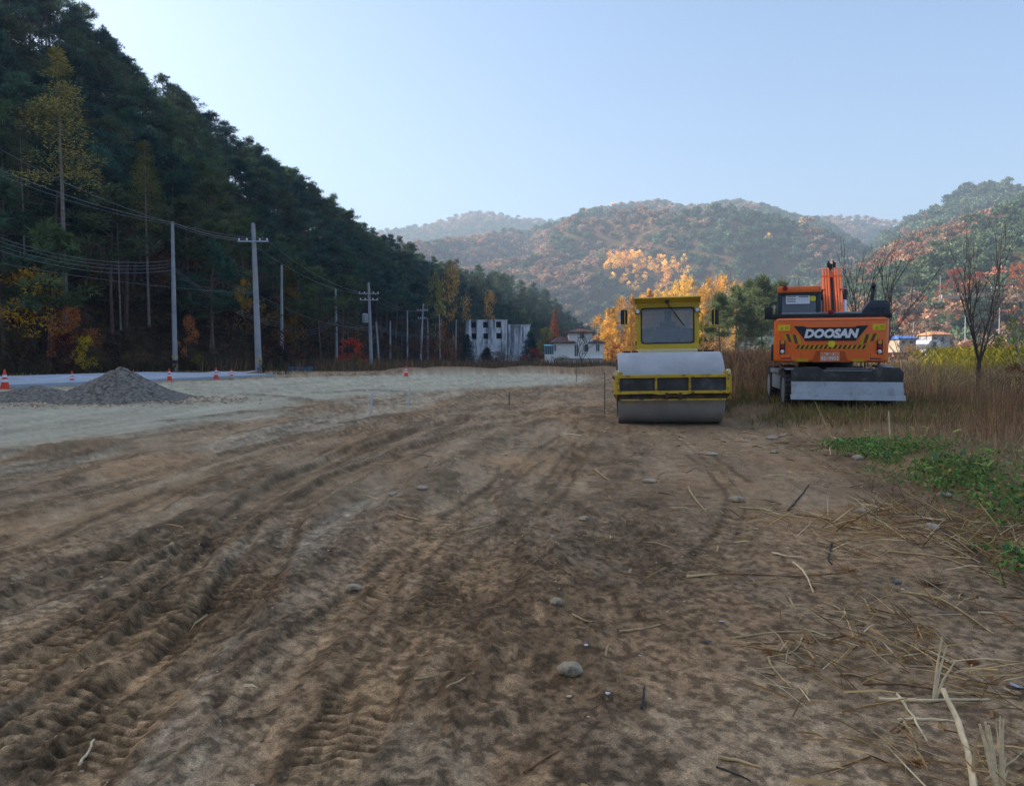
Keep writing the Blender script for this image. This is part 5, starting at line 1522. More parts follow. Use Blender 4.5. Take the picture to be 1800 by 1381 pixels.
# ------------------------------------------------------------------ gravel heaps
def heap(label, px, pyb, w, d, h, seed, peak=(0, 0)):
    p = gpt(px, pyb); n = 110
    x = np.linspace(-1, 1, n); Xg, Yg = np.meshgrid(x, x, indexing='ij')
    r = np.hypot(Xg - peak[0] * (1 - np.abs(Xg)), Yg - peak[1] * (1 - np.abs(Yg)))
    r = r * (0.85 + .3 * fbm(Xg * 1.5 + seed, Yg * 1.5, 3, seed))
    z = np.clip(1 - r, 0, 1); z = z ** 1.12 * (1.08 - .1 * z)
    wx, wy = Xg * w / 2, Yg * d / 2
    z = h * z / z.max() + .10 * (fbm(wx * 1.8, wy * 1.8, 4, seed + 1) - .5) + .16 * (fbm(wx * 5, wy * 5, 4, seed + 2, .65) - .5) * z
    z = np.where(r > 1, -.35, z)
    me = np_mesh('gravel_heap', np.stack([wx, wy, z], -1).reshape(-1, 3), grid_quads(n, n)[:, ::-1], None, M['gravel'], 180)
    o = link(bpy.data.objects.new('gravel_heap', me)); o.location = (p.x, p.y + d * .35, p.z - .02); tag(o, label, 'gravel heap')
heap('large conical heap of grey gravel beside the road cones', 165, 709, 4.0, 3.6, 1.06, 5, (.06, .03))
heap('low flat gravel heap at the left frame edge', 10, 706, 4.4, 3.0, .46, 9, (.1, 0))
heap('small gravel spill right of the large heap', 255, 700, 2.6, 2.2, .36, 13)

# ------------------------------------------------------------------ stakes and small site things
for px, a, b, r, m, lab in ((651, 690, 726, .028, 'stake', 'tall pale blue stake in the tracked soil'), (717, 684, 713, .022, 'stake', 'faint pale stake right of the tall blue one'), (895, 688, 712, .016, 'rod', 'short dark rod midway to the roller'), (1063, 655, 728, .012, 'rod', 'tall dark rod just left of the roller drum'), (1013, 632, 654, .018, 'rod', 'dark rod on the soil bank before the villa'), (1104, 650, 741, .012, 'rod', 'thin dark rod standing in front of the drum, left side')):
    g = gpt(px, b); Y = g.y; tp = at(px + (3 if m == 'stake' else 0), a, Y)
    bm = NB(); tube(bm, [(0, 0, -.15), tp - g], r, 6); o = obj('stake', bm, M[m], None); o.location = g; tag(o, lab, 'stake', 'stakes marking out the site')
bp = at(529, 651, 62)
t = thing('panel_barrier', 'low blue sheet panel between the dark bush and brown scrub', 'barrier', (bp.x, bp.y, bp.z))
for i in range(2):
    bm = NB(); bx(bm, -1.02 + 1.03 * i, -.01 + 1.03 * i, -.02, .02, 0, .30, .008); obj('panel', bm, M['bluepanel'], t)
bm = NB()
for x in (-1, 0, 1): bx(bm, x - .03, x + .03, .021, .08, -1.2, .3)
bx(bm, -1.05, 1.05, .021, .06, -.30, -.06); obj('support', bm, M['asphalt'], t)
pv = at(1765, 507, 235)
t = thing('pavilion', 'dark roofed pavilion on two white posts high on the right hillside', 'pavilion', (pv.x, pv.y, pv.z - 1))
bm = NB(); hip_roof(bm, -2.2, 2.2, 0, 3, 1.9, .7, .4, .5); obj('roof', bm, M['inside'], t)
for x in (-2, 2):
    for y in (.1, 2.9):
        bm = NB(); bx(bm, x - .16, x + .16, y - .16, y + .16, -5, 1.9); obj('post', bm, M['white'], t)
# terrace wall of a road cut along the right hillside, one slab behind the other
t = None
pp = [(1655, 516), (1690, 517), (1725, 513), (1765, 511), (1800, 514), (1850, 516)]
w0 = [at(px, py, 225) for px, py in pp]
t = thing('terrace_wall', 'pale retaining wall crossing the right hillside behind the bare tree', 'wall', w0[0])
for a, b in zip(w0, w0[1:]):
    bm = NB(); d = b - a
    box(bm, (a + b) / 2 - w0[0] + Vector((0, 0, -.9)), (d.length - .12, .5, 1.1), .03, Matrix.Rotation(math.atan2(d.z, d.x) * -1, 3, 'Y')); obj('wall_slab', bm, M['palestone'], t)
# ------------------------------------------------------------------ trees and bushes that stand out
bushes = [round_tree(500 + i, 4.0, 44, 30, (0.16, 0.11), 1.15, 0.05) for i in range(4)]
scrub = [round_tree(520 + i, 3.0, 60, 30, (0.26, 0.035), 1.25, 0.02, sparse=1.2) for i in range(3)]
larches = [larch_tree(540 + i, 13, 40, 0.08, 2.9, (0.5, 0.30), gaps=0.22) for i in range(4)]
bushlarch = [larch_tree(570 + i, 13, 60, 0.10, 2.6, (0.42, 0.24), gaps=0.35) for i in range(2)]
tall_larch = [larch_tree(560 + i, 22, 100, 0.50, 2.6, (0.20, 0.085), gaps=0.42) for i in range(2)]
bigpines = [pine_tree(580 + i, 8.5, 110, 0.36, 2.6) for i in range(3)]
firs = [larch_tree(590 + i, 8, 60, 0.02, 2.6, (0.4, 0.16), gaps=0.02) for i in range(2)]

def stand(name, pair, px, pytop, pyb, Y, width_px, h0, w0, col, label, cat='tree', group=None, hill=None):
    """put a tree so that its foot is at pixel px, pyb at Y metres and it is as tall and wide as the photograph shows"""
    b = at(px, pyb, Y); tp = at(px, pytop, Y)
    s = (tp.z - b.z) / h0
    w = width_px / FPX * Y / w0
    return place_tree(name, pair, b, (w, s), rng.uniform(0, 6.28), col, label, cat, group)

YEL, ORA, RED, OLI, BRO, DKG, WIN = L3(196, 150, 52), L3(204, 112, 50), L3(190, 56, 40), L3(124, 116, 58), L3(116, 88, 70), L3(52, 66, 58), L3(120, 36, 52)
# left roadside and foot of the wood
stand('larch_tree', tall_larch[0], 115, 88, 548, 56, 165, 22, 5.4, L3(158, 146, 84), 'tall pale trunked larch with sparse yellow crown high at the left')
stand('larch_tree', tall_larch[1], 46, 180, 540, 60, 70, 22, 5.4, L3(92, 92, 66), 'thin reddish trunk with dull crown near the left frame edge')
stand('larch_tree', tall_larch[1], 262, 245, 560, 64, 90, 22, 5.4, L3(120, 112, 62), 'slim leaning larch with thin olive yellow crown above the cables')
stand('larch_tree', tall_larch[0], 212, 330, 570, 62, 60, 22, 5.4, L3(84, 82, 66), 'dull slim tree left of the slim pole')
stand('bush', bushes[0], 60, 470, 600, 54, 170, 4, 4.6, YEL * .95, 'large olive yellow bush at the far left foot of the wood', 'bush')
stand('bush', bushes[1], 128, 540, 640, 52, 90, 4, 4.6, L3(176, 108, 62), 'orange brown bush right of the large yellow bush', 'bush')
stand('bush', bushes[2], 152, 590, 650, 50, 44, 4, 4.6, L3(186, 160, 40), 'small bright yellow bush low beside the orange brown one', 'bush')
stand('bush', bushes[3], 110, 585, 652, 51, 70, 4, 4.6, L3(96, 44, 40), 'dark maroon bush below the orange brown one', 'bush')
stand('bush', bushes[2], 30, 570, 660, 48, 110, 4, 4.6, L3(72, 66, 46), 'dark olive bush low at the left edge behind the tape', 'bush')
stand('bush', bushes[1], 334, 555, 628, 62, 46, 4, 4.4, L3(188, 118, 70), 'bright orange bush just right of the slim pole', 'bush')
stand('bush', bushes[3], 282, 425, 500, 72, 60, 4, 4.4, L3(150, 88, 46), 'rust orange tree crown behind the cables left of the slim pole', 'tree')
stand('bush', bushes[0], 345, 440, 520, 74, 50, 4, 4.4, L3(140, 80, 46), 'rust coloured tree halfway between slim and thick poles', 'tree')
stand('larch_tree', larches[0], 512, 470, 620, 84, 50, 13, 4.8, L3(150, 112, 50), 'dull yellow larch behind the pole past the dark bush')
stand('bush', bushes[1], 350, 622, 650, 58, 36, 4, 4.6, L3(120, 108, 40), 'small mustard yellow shrub low between slim and thick poles', 'bush')
stand('bush', bushes[2], 430, 490, 545, 62, 34, 4, 4.4, L3(166, 124, 48), 'yellow crown touching the thick pole on its left', 'bush')
stand('bush', scrub[0], 486, 608, 668, 50, 62, 3, 3.6, L3(44, 40, 38), 'dark bare thicket right of the thick pole', 'bush')
stand('bush', bushes[0], 618, 594, 650, 80, 76, 4, 4.6, L3(196, 78, 56), 'bright red leaved bush around a slim pole', 'bush')
stand('bush', bushes[3], 622, 624, 660, 80, 56, 4, 4.6, L3(150, 118, 56), 'tan yellow shrub under the bright red bush', 'bush')
for px, pt, w, c, lab in ((560, 600, 60, BRO * .55, 'dark brown scrub left of the red bush'), (690, 606, 60, BRO * .7, 'brown scrub behind the lone orange cone'), (735, 595, 70, BRO * .85, 'grey brown scrub under the distant crossarm pole'), (776, 570, 66, L3(128, 84, 60), 'tall russet thicket left of the white ruin'), (655, 618, 50, L3(96, 84, 52), 'olive scrub at the foot of the transformer pole')):
    stand('bush', scrub[rng.integers(3)], px, pt, 660, 96, w, 3, 3.6, c, lab, 'bush')
stand('larch_tree', bushes[1], 798, 464, 618, 170, 62, 4, 4.6, L3(182, 148, 84), 'golden larch standing against the pines above the white ruin')
stand('larch_tree', bushes[3], 764, 478, 618, 165, 54, 4, 4.6, L3(150, 142, 82), 'olive gold larch left of the golden larch above the ruin')
stand('larch_tree', bushes[0], 862, 510, 610, 200, 40, 4, 4.6, L3(184, 146, 84), 'smaller golden larch right behind the ruin roof')
stand('larch_tree', larches[0], 975, 545, 612, 215, 20, 13, 4.8, L3(150, 92, 56), 'thin russet larch before the hill end left of the villa tower')
stand('bush', bushes[0], 958, 575, 625, 185, 52, 4, 4.6, L3(136, 132, 66), 'olive yellow round tree between ruin and villa', 'tree')
stand('fir_tree', firs[0], 822, 590, 640, 150, 34, 8, 5.2, DKG * .8, 'dark fir hiding the left foot of the white ruin')
stand('fir_tree', firs[1], 856, 612, 640, 148, 38, 8, 5.2, DKG * .75, 'low dark conifer right of the dark fir before the ruin')
stand('fir_tree', firs[1], 932, 585, 640, 156, 42, 8, 5.2, L3(54, 84, 74), 'blue green conifer between ruin and villa')
stand('bush', bushes[1], 938, 612, 641, 140, 44, 4, 4.6, L3(150, 54, 44), 'dull red bush before the blue green conifer', 'bush')
stand('bush', bushes[2], 1085, 606, 640, 140, 44, 4, 4.6, L3(132, 34, 52), 'burgundy bush at the right end of the villa', 'bush')
for px, pt, w, lab in ((880, 618, 90, 'dry brown scrub below the white ruin'), (800, 612, 60, 'dry brown scrub left below the white ruin'), (985, 626, 60, 'low dry scrub before the villa porch')):
    stand('bush', scrub[rng.integers(3)], px, pt, 646, 125, w, 3, 3.6, BRO * .8, lab, 'bush')

# golden larches in the sun and pines before them
gl = [(1052, 556, 640), (1066, 546, 640), (1080, 540, 640), (1094, 522, 640), (1108, 518, 640), (1120, 540, 640), (1075, 575, 640), (1100, 575, 640), (1058, 585, 640), (1126, 515, 640), (1140, 512, 640), (1155, 510, 640), (1172, 506, 640), (1186, 498, 640),
      (1200, 490, 640), (1214, 486, 640), (1230, 500, 640), (1246, 492, 640), (1262, 484, 640), (1276, 482, 640), (1290, 486, 640), (1302, 494, 640), (1236, 520, 640), (1255, 525, 640), (1222, 530, 640), (1112, 560, 640), (1128, 570, 640), (1244, 545, 640)]
for i, (px, pt, pb) in enumerate(gl):
    Y = rng.uniform(185, 230) if px > 1110 else rng.uniform(165, 215)
    rd = px > 1150 or i % 3 == 0
    stand('larch_tree', bushes[i % 4] if rd else larches[i % 4], px + rng.uniform(-3, 3), pt + rng.uniform(-4, 6), pb, Y, rng.uniform(46, 66) if rd else rng.uniform(34, 48), 4 if rd else 13, 4.6 if rd else 5.6, GOLD[rng.integers(4)] * rng.uniform(.8, 1.1),
          'golden larch glowing in the sun among its like behind the roller', 'tree', 'golden larches behind the roller')
for i, (px, pt, w, lab) in enumerate(((1268, 520, 44, 'low pine nearest to the roller mirror'), (1292, 508, 46, 'blue green pine right of the pine by the roller mirror'), (1318, 500, 46, 'tall pine in the middle of the row of pines'), (1342, 492, 50, 'tallest pine left of the excavator mirror'), (1372, 500, 50, 'pine half hidden by the excavator cab'), (1404, 520, 46, 'pine hidden below the excavator cab roof'), (1306, 540, 40, 'short pine standing in front of its row'))):
    stand('pine_tree', bigpines[i % 3], px, pt, 640, 98 + 4 * (i % 3), w * 1.1, 8.5, 4.6, L3(126, 138, 96) * rng.uniform(.8, 1.1), lab, 'pine', 'row of pines between roller and excavator')
for px, pt, w, c, lab in ((1250, 600, 60, L3(120, 96, 72), 'brown brush right behind the roller cab'), (1300, 596, 70, L3(110, 92, 70), 'brown brush under the row of pines'), (1345, 600, 60, L3(92, 92, 56), 'olive brush left of the excavator')):
    stand('bush', scrub[rng.integers(3)], px, pt, 672, 42, w, 3, 3.6, c, lab, 'bush')
# sunny right side
for px, pt, pb, Y, w, c, lab in ((1790, 560, 690, 24, 110, L3(116, 132, 56), 'green leafy bush at the right frame edge'), (1755, 590, 690, 26, 80, L3(128, 136, 60), 'lower green bush left of the green edge bush'), (1838, 575, 690, 23, 100, L3(110, 128, 60), 'green bush cut by the right frame edge'), (1780, 640, 710, 19, 90, L3(130, 92, 62), 'russet dry bush below the green edge bush'),
                               (1648, 608, 668, 52, 90, L3(118, 116, 66), 'dull olive shrub mass left of the bare tree'), (1700, 606, 660, 60, 60, L3(150, 108, 70), 'russet shrub behind the bare tree trunk'), (1600, 606, 660, 58, 60, L3(160, 120, 76), 'pale tan shrub beyond the blade end')):
    stand('bush', bushes[rng.integers(4)], px, pt, pb, Y, w, 4, 4.6, c, lab, 'bush')
for px, pt, w, c, lab in ((1680, 470, 50, L3(150, 70, 66), 'crimson maple behind the bare tree on the hillside'), (1715, 478, 46, L3(164, 86, 66), 'red maple right of the crimson maple'), (1790, 462, 60, L3(178, 104, 70), 'orange red maple at the right edge of the hillside'), (1655, 500, 30, L3(170, 90, 60), 'small russet maple left of the crimson maple')):
    stand('maple_tree', bushes[rng.integers(4)], px, pt, 522, 228, w, 4, 4.6, c, lab)
for px, pt, pb, w, lab in ((1712, 530, 600, 50, 'dark pine on the lower slope right behind the bare tree'), (1740, 522, 570, 40, 'dark pine by the terrace wall'), (1690, 560, 610, 40, 'dark pine left behind the bare tree')):
    stand('pine_tree', bigpines[rng.integers(3)], px, pt, pb, 205, w, 8.5, 4.6, L3(70, 88, 76), lab, 'pine')

# bare trees: trunks that fork and fork again
def bare_tree(base, h, seed, label, forks, spread=0.42, r0=0.075, depth=5, up=0.5, name='bare_tree', mtl='twig', thin=.62):
    r = random.Random(seed)
    t = thing(name, label, 'tree', base)
    bt, bb = NB(), NB()
    def grow(p, d, L, rad, k, bm):
        n = 3
        pts = [p]; q = p.copy(); dd = d.copy()
        for i in range(n):
            dd = (dd + Vector((r.uniform(-1, 1), r.uniform(-1, 1), r.uniform(-.3, .6))) * 0.10 + Vector((0, 0, up * .06))).normalized()
            q = q + dd * L / n; pts.append(q.copy())
        tube(bm, pts, [rad * (1 - .3 * i / n) for i in range(n + 1)], 6 if k > 2 else 4)
        if k <= 0: return
        m = r.choice((2, 3)) if k > 1 else r.choice((2, 3))
        for j in range(m):
            a = r.uniform(0, 6.28); s = spread * r.uniform(.6, 1.3)
            side = Vector((math.cos(a), math.sin(a), 0))
            nd = (dd + side * s + Vector((0, 0, up * .25))).normalized()
            grow(pts[-1] if j < 2 else pts[2], nd, L * r.uniform(.62, .88), rad * thin, k - 1, bb)
        if k >= 2:
            for j in range(2):
                a = r.uniform(0, 6.28)
                nd = (dd * .8 + Vector((math.cos(a), math.sin(a), .1)) * .9).normalized()
                grow(pts[r.choice((1, 2))], nd, L * .5, rad * .4, max(0, k - 3), bb)
    if forks == 1:
        p1 = Vector((.05, 0, h * .22))
        tube(bt, [(0, 0, -.4), (0.02, 0, h * .1), p1], [r0 * 1.5, r0 * 1.2, r0], 8)
        for a, s, L in ((0.3, .12, .34), (2.9, .28, .29), (3.6, .5, .23), (0.1, .32, .26)):
            grow(p1 * r.uniform(.8, 1.0), Vector((math.cos(a) * s, math.sin(a) * s, 1)).normalized(), h * L, r0 * .62, depth - 1, bb)
    else:
        tube(bt, [(0, 0, -.4), (0, 0, .25)], r0, 6)
        for k in range(forks):
            a = 6.28 * k / forks + r.uniform(-.4, .4); s = r.uniform(.25, .6)
            grow(Vector((0, 0, .1)), Vector((math.cos(a) * s, math.sin(a) * s, 1)).normalized(), h * .42, r0 * .7, depth - 1, bb)
    mz = max(v.co.z for v in bb.verts)
    for v in list(bt.verts) + list(bb.verts): v.co *= h / mz
    obj('trunk', bt, M[mtl], t, 60); obj('branches', bb, M[mtl], t, None)
    return t
b = at(1716, 704, 20.5); b.z = gz(b.x, b.y)
bare_tree(b, 4.9, 3, 'bare dark tree with many upright branches right of the excavator', 1, r0=.058, spread=.34, up=.8, depth=4)
b = at(1522, 690, 22); b.z = gz(b.x, b.y)
bare_tree(b, 4.7, 8, 'thin bare tree fanning out behind the excavator', 5, .40, .05, 4)
b = at(1585, 690, 20.5); b.z = gz(b.x, b.y)
bare_tree(b, 2.6, 15, 'dense bare twiggy shrub by the right side of the excavator', 5, .75, .025, 4, .15, mtl='palebark')
b = at(1822, 690, 17); b.z = gz(b.x, b.y)
bare_tree(b, 3.0, 21, 'bare branches leaning in from the right frame edge', 4, .6, .035, 4, .2, mtl='palebark')
b = at(1022, 637, 128)
bare_tree(b, 6.0, 33, 'grey bare tree in front of the villa', 4, .6, .12, 4, .2)

# ------------------------------------------------------------------ grasses, weeds and litter
def ribbons(base, tip, w, col, r, bend=0.25):
    """blades and stalks: a thin ribbon of two pieces from base to tip, bent over"""
    base, tip = np.asarray(base, float), np.asarray(tip, float); N = len(base)
    ax = tip - base; l = np.linalg.norm(ax, axis=1)[:, None]
    mid = base + ax * .55; mid[:, 2] += (l[:, 0] * bend * .35)
    mid[:, :2] += r.normal(size=(N, 2)) * l * .04
    s = np.cross(ax, r.normal(size=(N, 3))); s /= np.linalg.norm(s, axis=1)[:, None] + 1e-9
    w = np.asarray(w)[:, None] / 2
    v = np.stack([base - s * w, base + s * w, mid - s * w * .8, mid + s * w * .8, tip], 1).reshape(-1, 3)
    o = np.arange(N)[:, None] * 5
    q = o + np.array([0, 1, 3, 2]); t = o + np.array([2, 3, 4])
    return v, q, t, np.repeat(col, 5, 0)

def stuff_mesh(name, parts, label, cat):
    vs_, qs, ts, cs, n = [], [], [], [], 0
    for v, q, t, c in parts:
        vs_.append(v); qs.append(q + n); ts.append(t + n); cs.append(c); n += len(v)
    me = np_mesh(name, np.concatenate(vs_), np.concatenate(qs), np.concatenate(ts), M['blade'], None, {'col': np.concatenate(cs)})
    o = link(bpy.data.objects.new(name, me)); tag(o, label, cat, None, 'stuff')
    return o

def field(n, x0, x1, y0, y1, dens, r):
    x = r.uniform(x0, x1, n); y = r.uniform(y0, y1, n)
    k = r.random(n) < dens(x, y)
    x, y = x[k], y[k]
    return np.stack([x, y, ground(x, y)], 1)

def pal(cols, n, r, v=.3):
    c = np.array(cols)[r.integers(0, len(cols), n)]
    return c * r.uniform(1 - v, 1 + v, n)[:, None]

r = np.random.default_rng(99)
xe = lambda y: np.interp(y, VX, VE)
def blades(base, h, w, lean, cols, bend=.25, v=.3):
    n = len(base); hh = h * r.uniform(.5, 1.3, n)
    d = r.normal(size=(n, 3)) * lean; d[:, 2] = 1
    tip = base + d / np.linalg.norm(d, axis=1)[:, None] * hh[:, None]
    b = base.copy(); b[:, 2] -= .03
    return ribbons(b, tip, w * r.uniform(.6, 1.4, n), pal(cols, n, r, v), r, bend)

# reddish brown dry grass on the verge
def d_grass(x, y):
    e = x - xe(y)
    cl = fbm(x * .9, y * .9, 4, 71)
    d = (1 - .8 * sstep(13.2, 14, y) * (1 - sstep(8.8, 9.6, x))) * sstep(.35, 1.5, e) * (.25 + .9 * sstep(.36, .6, cl)) * sstep(5.5, 9.5, y + (x - 4) * .9)
    return np.clip(d, 0, 1)
P1 = field(34000, 3.5, 16, 4, 24, d_grass, r)
parts = [blades(P1, .26, .010, .45, [L3(184, 144, 110), L3(166, 130, 102), L3(184, 150, 110), L3(140, 104, 84), L3(190, 166, 124), L3(132, 126, 84)], .2)]
P2 = field(9000, 4.6, 14, 9, 20, lambda x, y: sstep(1.0, 2.0, x - xe(y)) * (1 - sstep(12.6, 13.6, y) * (1 - sstep(8.8, 9.6, x))) * (1 - .6 * sstep(.5, .6, fbm(x * .5, y * .5, 3, 72))), r)
parts.append(blades(P2, .55, .008, .22, [L3(152, 112, 84), L3(172, 136, 98), L3(130, 98, 78)], .1))
stuff_mesh('dry_grass', parts, 'low reddish brown dry grass on the right verge', 'grass')
# straw coloured and green tufts round the excavator
def d_tuft(x, y):
    e = x - xe(y)
    return np.clip(sstep(-.2, .8, e) * sstep(12.0, 13.2, y) * sstep(.34, .55, fbm(x * 1.3, y * 1.3, 3, 73)), 0, 1)
P3 = field(26000, 4.2, 10.5, 12, 26, d_tuft, r)
stuff_mesh('short_grass', [blades(P3, .20, .011, .55, [L3(146, 132, 86), L3(112, 116, 66), L3(158, 136, 94), L3(94, 104, 58), L3(130, 104, 70)], .3)], 'short straw and green grass around the excavator wheels', 'grass')
# tall brown weeds right of and behind the excavator
def d_weed(x, y):
    return np.clip(sstep(13.6, 15.5, y + .25 * (x - 9)) * sstep(8.6, 9.6, x - .05 * (y - 16)) * (.3 + .8 * sstep(.35, .55, fbm(x * .6, y * .6, 3, 74))), 0, 1)
P4 = field(7000, 8.5, 26, 13, 34, d_weed, r)
WB = [L3(152, 128, 104), L3(170, 146, 114), L3(126, 108, 90), L3(182, 154, 112), L3(138, 128, 92)]
a = blades(P4, .95, .014, .13, WB, .05)
tw = np.repeat(P4, 4, 0); tw[:, 2] += r.uniform(.2, .7, len(tw)); tw[:, :2] += r.normal(size=(len(tw), 2)) * .05
a2 = blades(tw, .28, .012, .8, WB, .1)
P4b = field(3000, 9, 28, 17, 40, lambda x, y: sstep(.42, .58, fbm(x * .35, y * .35, 3, 75)), r)
stuff_mesh('tall_weeds', [a, a2], 'tall brown weed stalks right of the excavator', 'weeds')
# yellow sunny weeds beyond
P5 = field(16000, 13, 42, 24, 50, lambda x, y: sstep(.52, .64, x / y + .0 * y) * (.35 + .8 * sstep(.40, .58, fbm(x * .25, y * .25, 3, 76))), r)
a = blades(P5, 1.2, .03, .25, [L3(200, 178, 74), L3(182, 164, 70), L3(150, 146, 70), L3(206, 190, 96)], .1)
tw = np.repeat(P5, 3, 0); tw[:, 2] += r.uniform(.5, 1.3, len(tw)); tw[:, :2] += r.normal(size=(len(tw), 2)) * .12
a2 = blades(tw, .25, .05, .9, [L3(206, 184, 76), L3(190, 172, 74), L3(160, 156, 76)], .1)
stuff_mesh('yellow_weeds', [a, a2], 'yellow sunlit weeds beyond the brown weeds at the right', 'weeds')
# brown tall grass between roller and excavator and along the far edge
def d_back(x, y):
    s = x / y
    return np.clip(sstep(.255, .285, s + .012 * np.sin(y)) * (1 - sstep(.42, .46, s)) * sstep(18.5, 22, y) * (.3 + .7 * sstep(.35, .55, fbm(x * .7, y * .7, 3, 77))), 0, 1)
P6 = field(26000, 4, 22, 18, 46, d_back, r)
a = blades(P6, 1.15, .02, .18, [L3(172, 138, 106), L3(154, 126, 98), L3(136, 108, 88), L3(186, 154, 114)], .1)
tw = np.repeat(P6, 2, 0); tw[:, 2] += r.uniform(.3, 1.1, len(tw))
a2 = blades(tw, .3, .02, .8, [L3(140, 110, 84), L3(120, 96, 76)], .1)
stuff_mesh('tall_weeds', [a, a2], 'tall tan weeds between the roller and the excavator', 'weeds')
P7 = field(30000, -30, 30, 55, 125, lambda x, y: np.where(np.abs(x / y) < .42, .25 + .75 * sstep(.42, .58, fbm(x * .15, y * .15, 3, 78)), 0) * sstep(55, 58, y + 1.5 * np.sin(x * .5)), r)
stuff_mesh('scrub_grass', [blades(P7, 1.1, .05, .3, [L3(112, 92, 74), L3(96, 80, 66), L3(128, 106, 80), L3(90, 84, 60)], .1)], 'brown scrub grass past the soil bank', 'weeds')
P8 = field(20000, -56, -8, 40, 84, lambda x, y: sstep(11.5, 13.5, -road_uv(x, y)[1]) * (.3 + .7 * sstep(.4, .6, fbm(x * .2, y * .2, 3, 79))), r)
stuff_mesh('undergrowth', [blades(P8, .9, .06, .4, [L3(72, 62, 48), L3(58, 56, 44), L3(88, 70, 50), L3(64, 66, 44)], .1)], 'dark undergrowth between the road and the left wood', 'undergrowth')
# green weeds: small leaves close to the ground
def d_green(x, y):
    line = np.interp(y, [3.6, 5, 6.5, 7.7, 9, 10.5, 11.8], [3.35, 3.7, 4.75, 4.95, 5.1, 5.2, 5.3])
    wd = np.interp(y, [3.6, 5, 6.5, 8, 9.5, 11, 12], [.2, .28, .4, .45, .45, .42, .25])
    return np.clip(np.exp(-((x - line) / wd) ** 2) * sstep(.33, .50, fbm(x * 1.6, y * 1.2, 4, 80)) * (1 - sstep(11.4, 12.2, y)), 0, 1)
P9 = field(60000, 2.6, 6.5, 3.4, 12.2, d_green, r)
n = len(P9)
P9[:, 2] += r.uniform(0, .13, n)
d = r.normal(size=(n, 3)); d[:, 2] = np.abs(d[:, 2]) * .45 + .1; d /= np.linalg.norm(d, axis=1)[:, None]
ln = r.uniform(.025, .065, n)[:, None]
g1 = ribbons(P9, P9 + d * ln, r.uniform(.014, .032, n), pal([L3(98, 144, 72), L3(122, 160, 82), L3(84, 124, 70), L3(146, 164, 92), L3(96, 130, 94), L3(156, 142, 92)], n, r), r, .2)
P10 = field(7000, 3, 6, 4, 12, lambda x, y: d_green(x, y) * .8, r)
g2 = blades(P10, .20, .008, .6, [L3(96, 134, 60), L3(126, 142, 76), L3(150, 140, 92)], .3)
P13 = field(1500, 3, 7.5, 4, 13, lambda x, y: np.clip(d_green(x - .1, y) * .7 + .10 * sstep(.3, 1.2, x - xe(y)) * sstep(.5, .6, fbm(x * 1.1, y * 1.1, 3, 86)), 0, 1), r)
n = len(P13); P13[:, 2] += r.uniform(.03, .2, n)
d = r.normal(size=(n, 3)); d[:, 2] = np.abs(d[:, 2]) * .3; d /= np.linalg.norm(d, axis=1)[:, None]
g3 = ribbons(P13, P13 + d * r.uniform(.07, .16, n)[:, None], r.uniform(.03, .06, n), pal([L3(132, 168, 84), L3(158, 172, 96), L3(118, 150, 104), L3(178, 160, 100)], n, r), r, .3)
stuff_mesh('green_weeds', [g1, g2, g3], 'bright green low weeds along the right edge of the soil', 'weeds')

# loose straw, chips and pebbles on the soil
def d_litter(x, y):
    right = sstep(-.3, 1.5, x - .06 * y)
    e = x - xe(y)
    return np.clip((.06 + .5 * right + .8 * np.exp(-((e + .3) / .8) ** 2) * sstep(2, 4, y)) * (1 - sstep(.6, 1.4, e)), 0, 1) * (.35 + .65 * sstep(.4, .6, fbm(x * 1.2, y * 1.2, 3, 81)))
P11 = field(5200, -3.5, 6.5, 1.9, 14.5, d_litter, r)
n = len(P11); a_ = r.uniform(0, 6.28, n); ln = r.gamma(2.0, .065, n).clip(.03, .5)
P11[:, 2] += .006
tip = P11 + np.stack([np.cos(a_) * ln, np.sin(a_) * ln, r.normal(size=n) * .10 * ln], 1)
tip[:, 2] = np.maximum(tip[:, 2], ground(tip[:, 0], tip[:, 1]) + .004)
s1 = ribbons(P11, tip, r.uniform(.006, .017, n), pal([L3(206, 172, 120), L3(184, 146, 96), L3(160, 118, 76), L3(220, 198, 154), L3(112, 86, 62)], n, r), r, .12)
P12 = field(3800, 2.4, 7.0, 2.0, 9, lambda x, y: np.clip(np.exp(-((x - xe(y) + .1) / .75) ** 2), 0, 1) * sstep(.40, .55, fbm(x * 1.1, y * 1.1, 3, 82)), r)
n = len(P12); a_ = r.uniform(0, 6.28, n); ln = r.uniform(.1, .46, n)
tip = P12 + np.stack([np.cos(a_) * ln, np.sin(a_) * ln, r.random(n) ** 2 * .28], 1)
s2 = ribbons(P12, tip, r.uniform(.004, .009, n), pal([L3(140, 104, 66), L3(170, 140, 96), L3(96, 74, 56), L3(180, 160, 120)], n, r), r, .3)
def tangle(n, x0, x1, y0, y1, l0, l1, up):
    q = field(n, x0, x1, y0, y1, lambda x, y: sstep(.44, .56, fbm(x * 2.0 + 3, y * 2.0, 3, 84)) * sstep(x0, x0 + .7 * (x1 - x0), x), r)
    m = len(q); a_ = r.normal(size=m) * .9 + r.choice([0.1, 2.5, 3.2], m); ln = r.uniform(l0, l1, m)
    q[:, 2] += r.uniform(.0, .03, m)
    tp_ = q + np.stack([np.cos(a_) * ln, np.sin(a_) * ln, r.random(m) ** 3 * up], 1)
    tp_[:, 2] = np.maximum(tp_[:, 2], ground(tp_[:, 0], tp_[:, 1]) + .006)
    return ribbons(q, tp_, r.uniform(.004, .010, m), pal([L3(214, 182, 128), L3(190, 152, 100), L3(160, 122, 80), L3(226, 206, 164), L3(120, 94, 68)], m, r), r, .1)
s3 = tangle(900, .9, 2.3, 2.1, 4.3, .06, .34, .12)
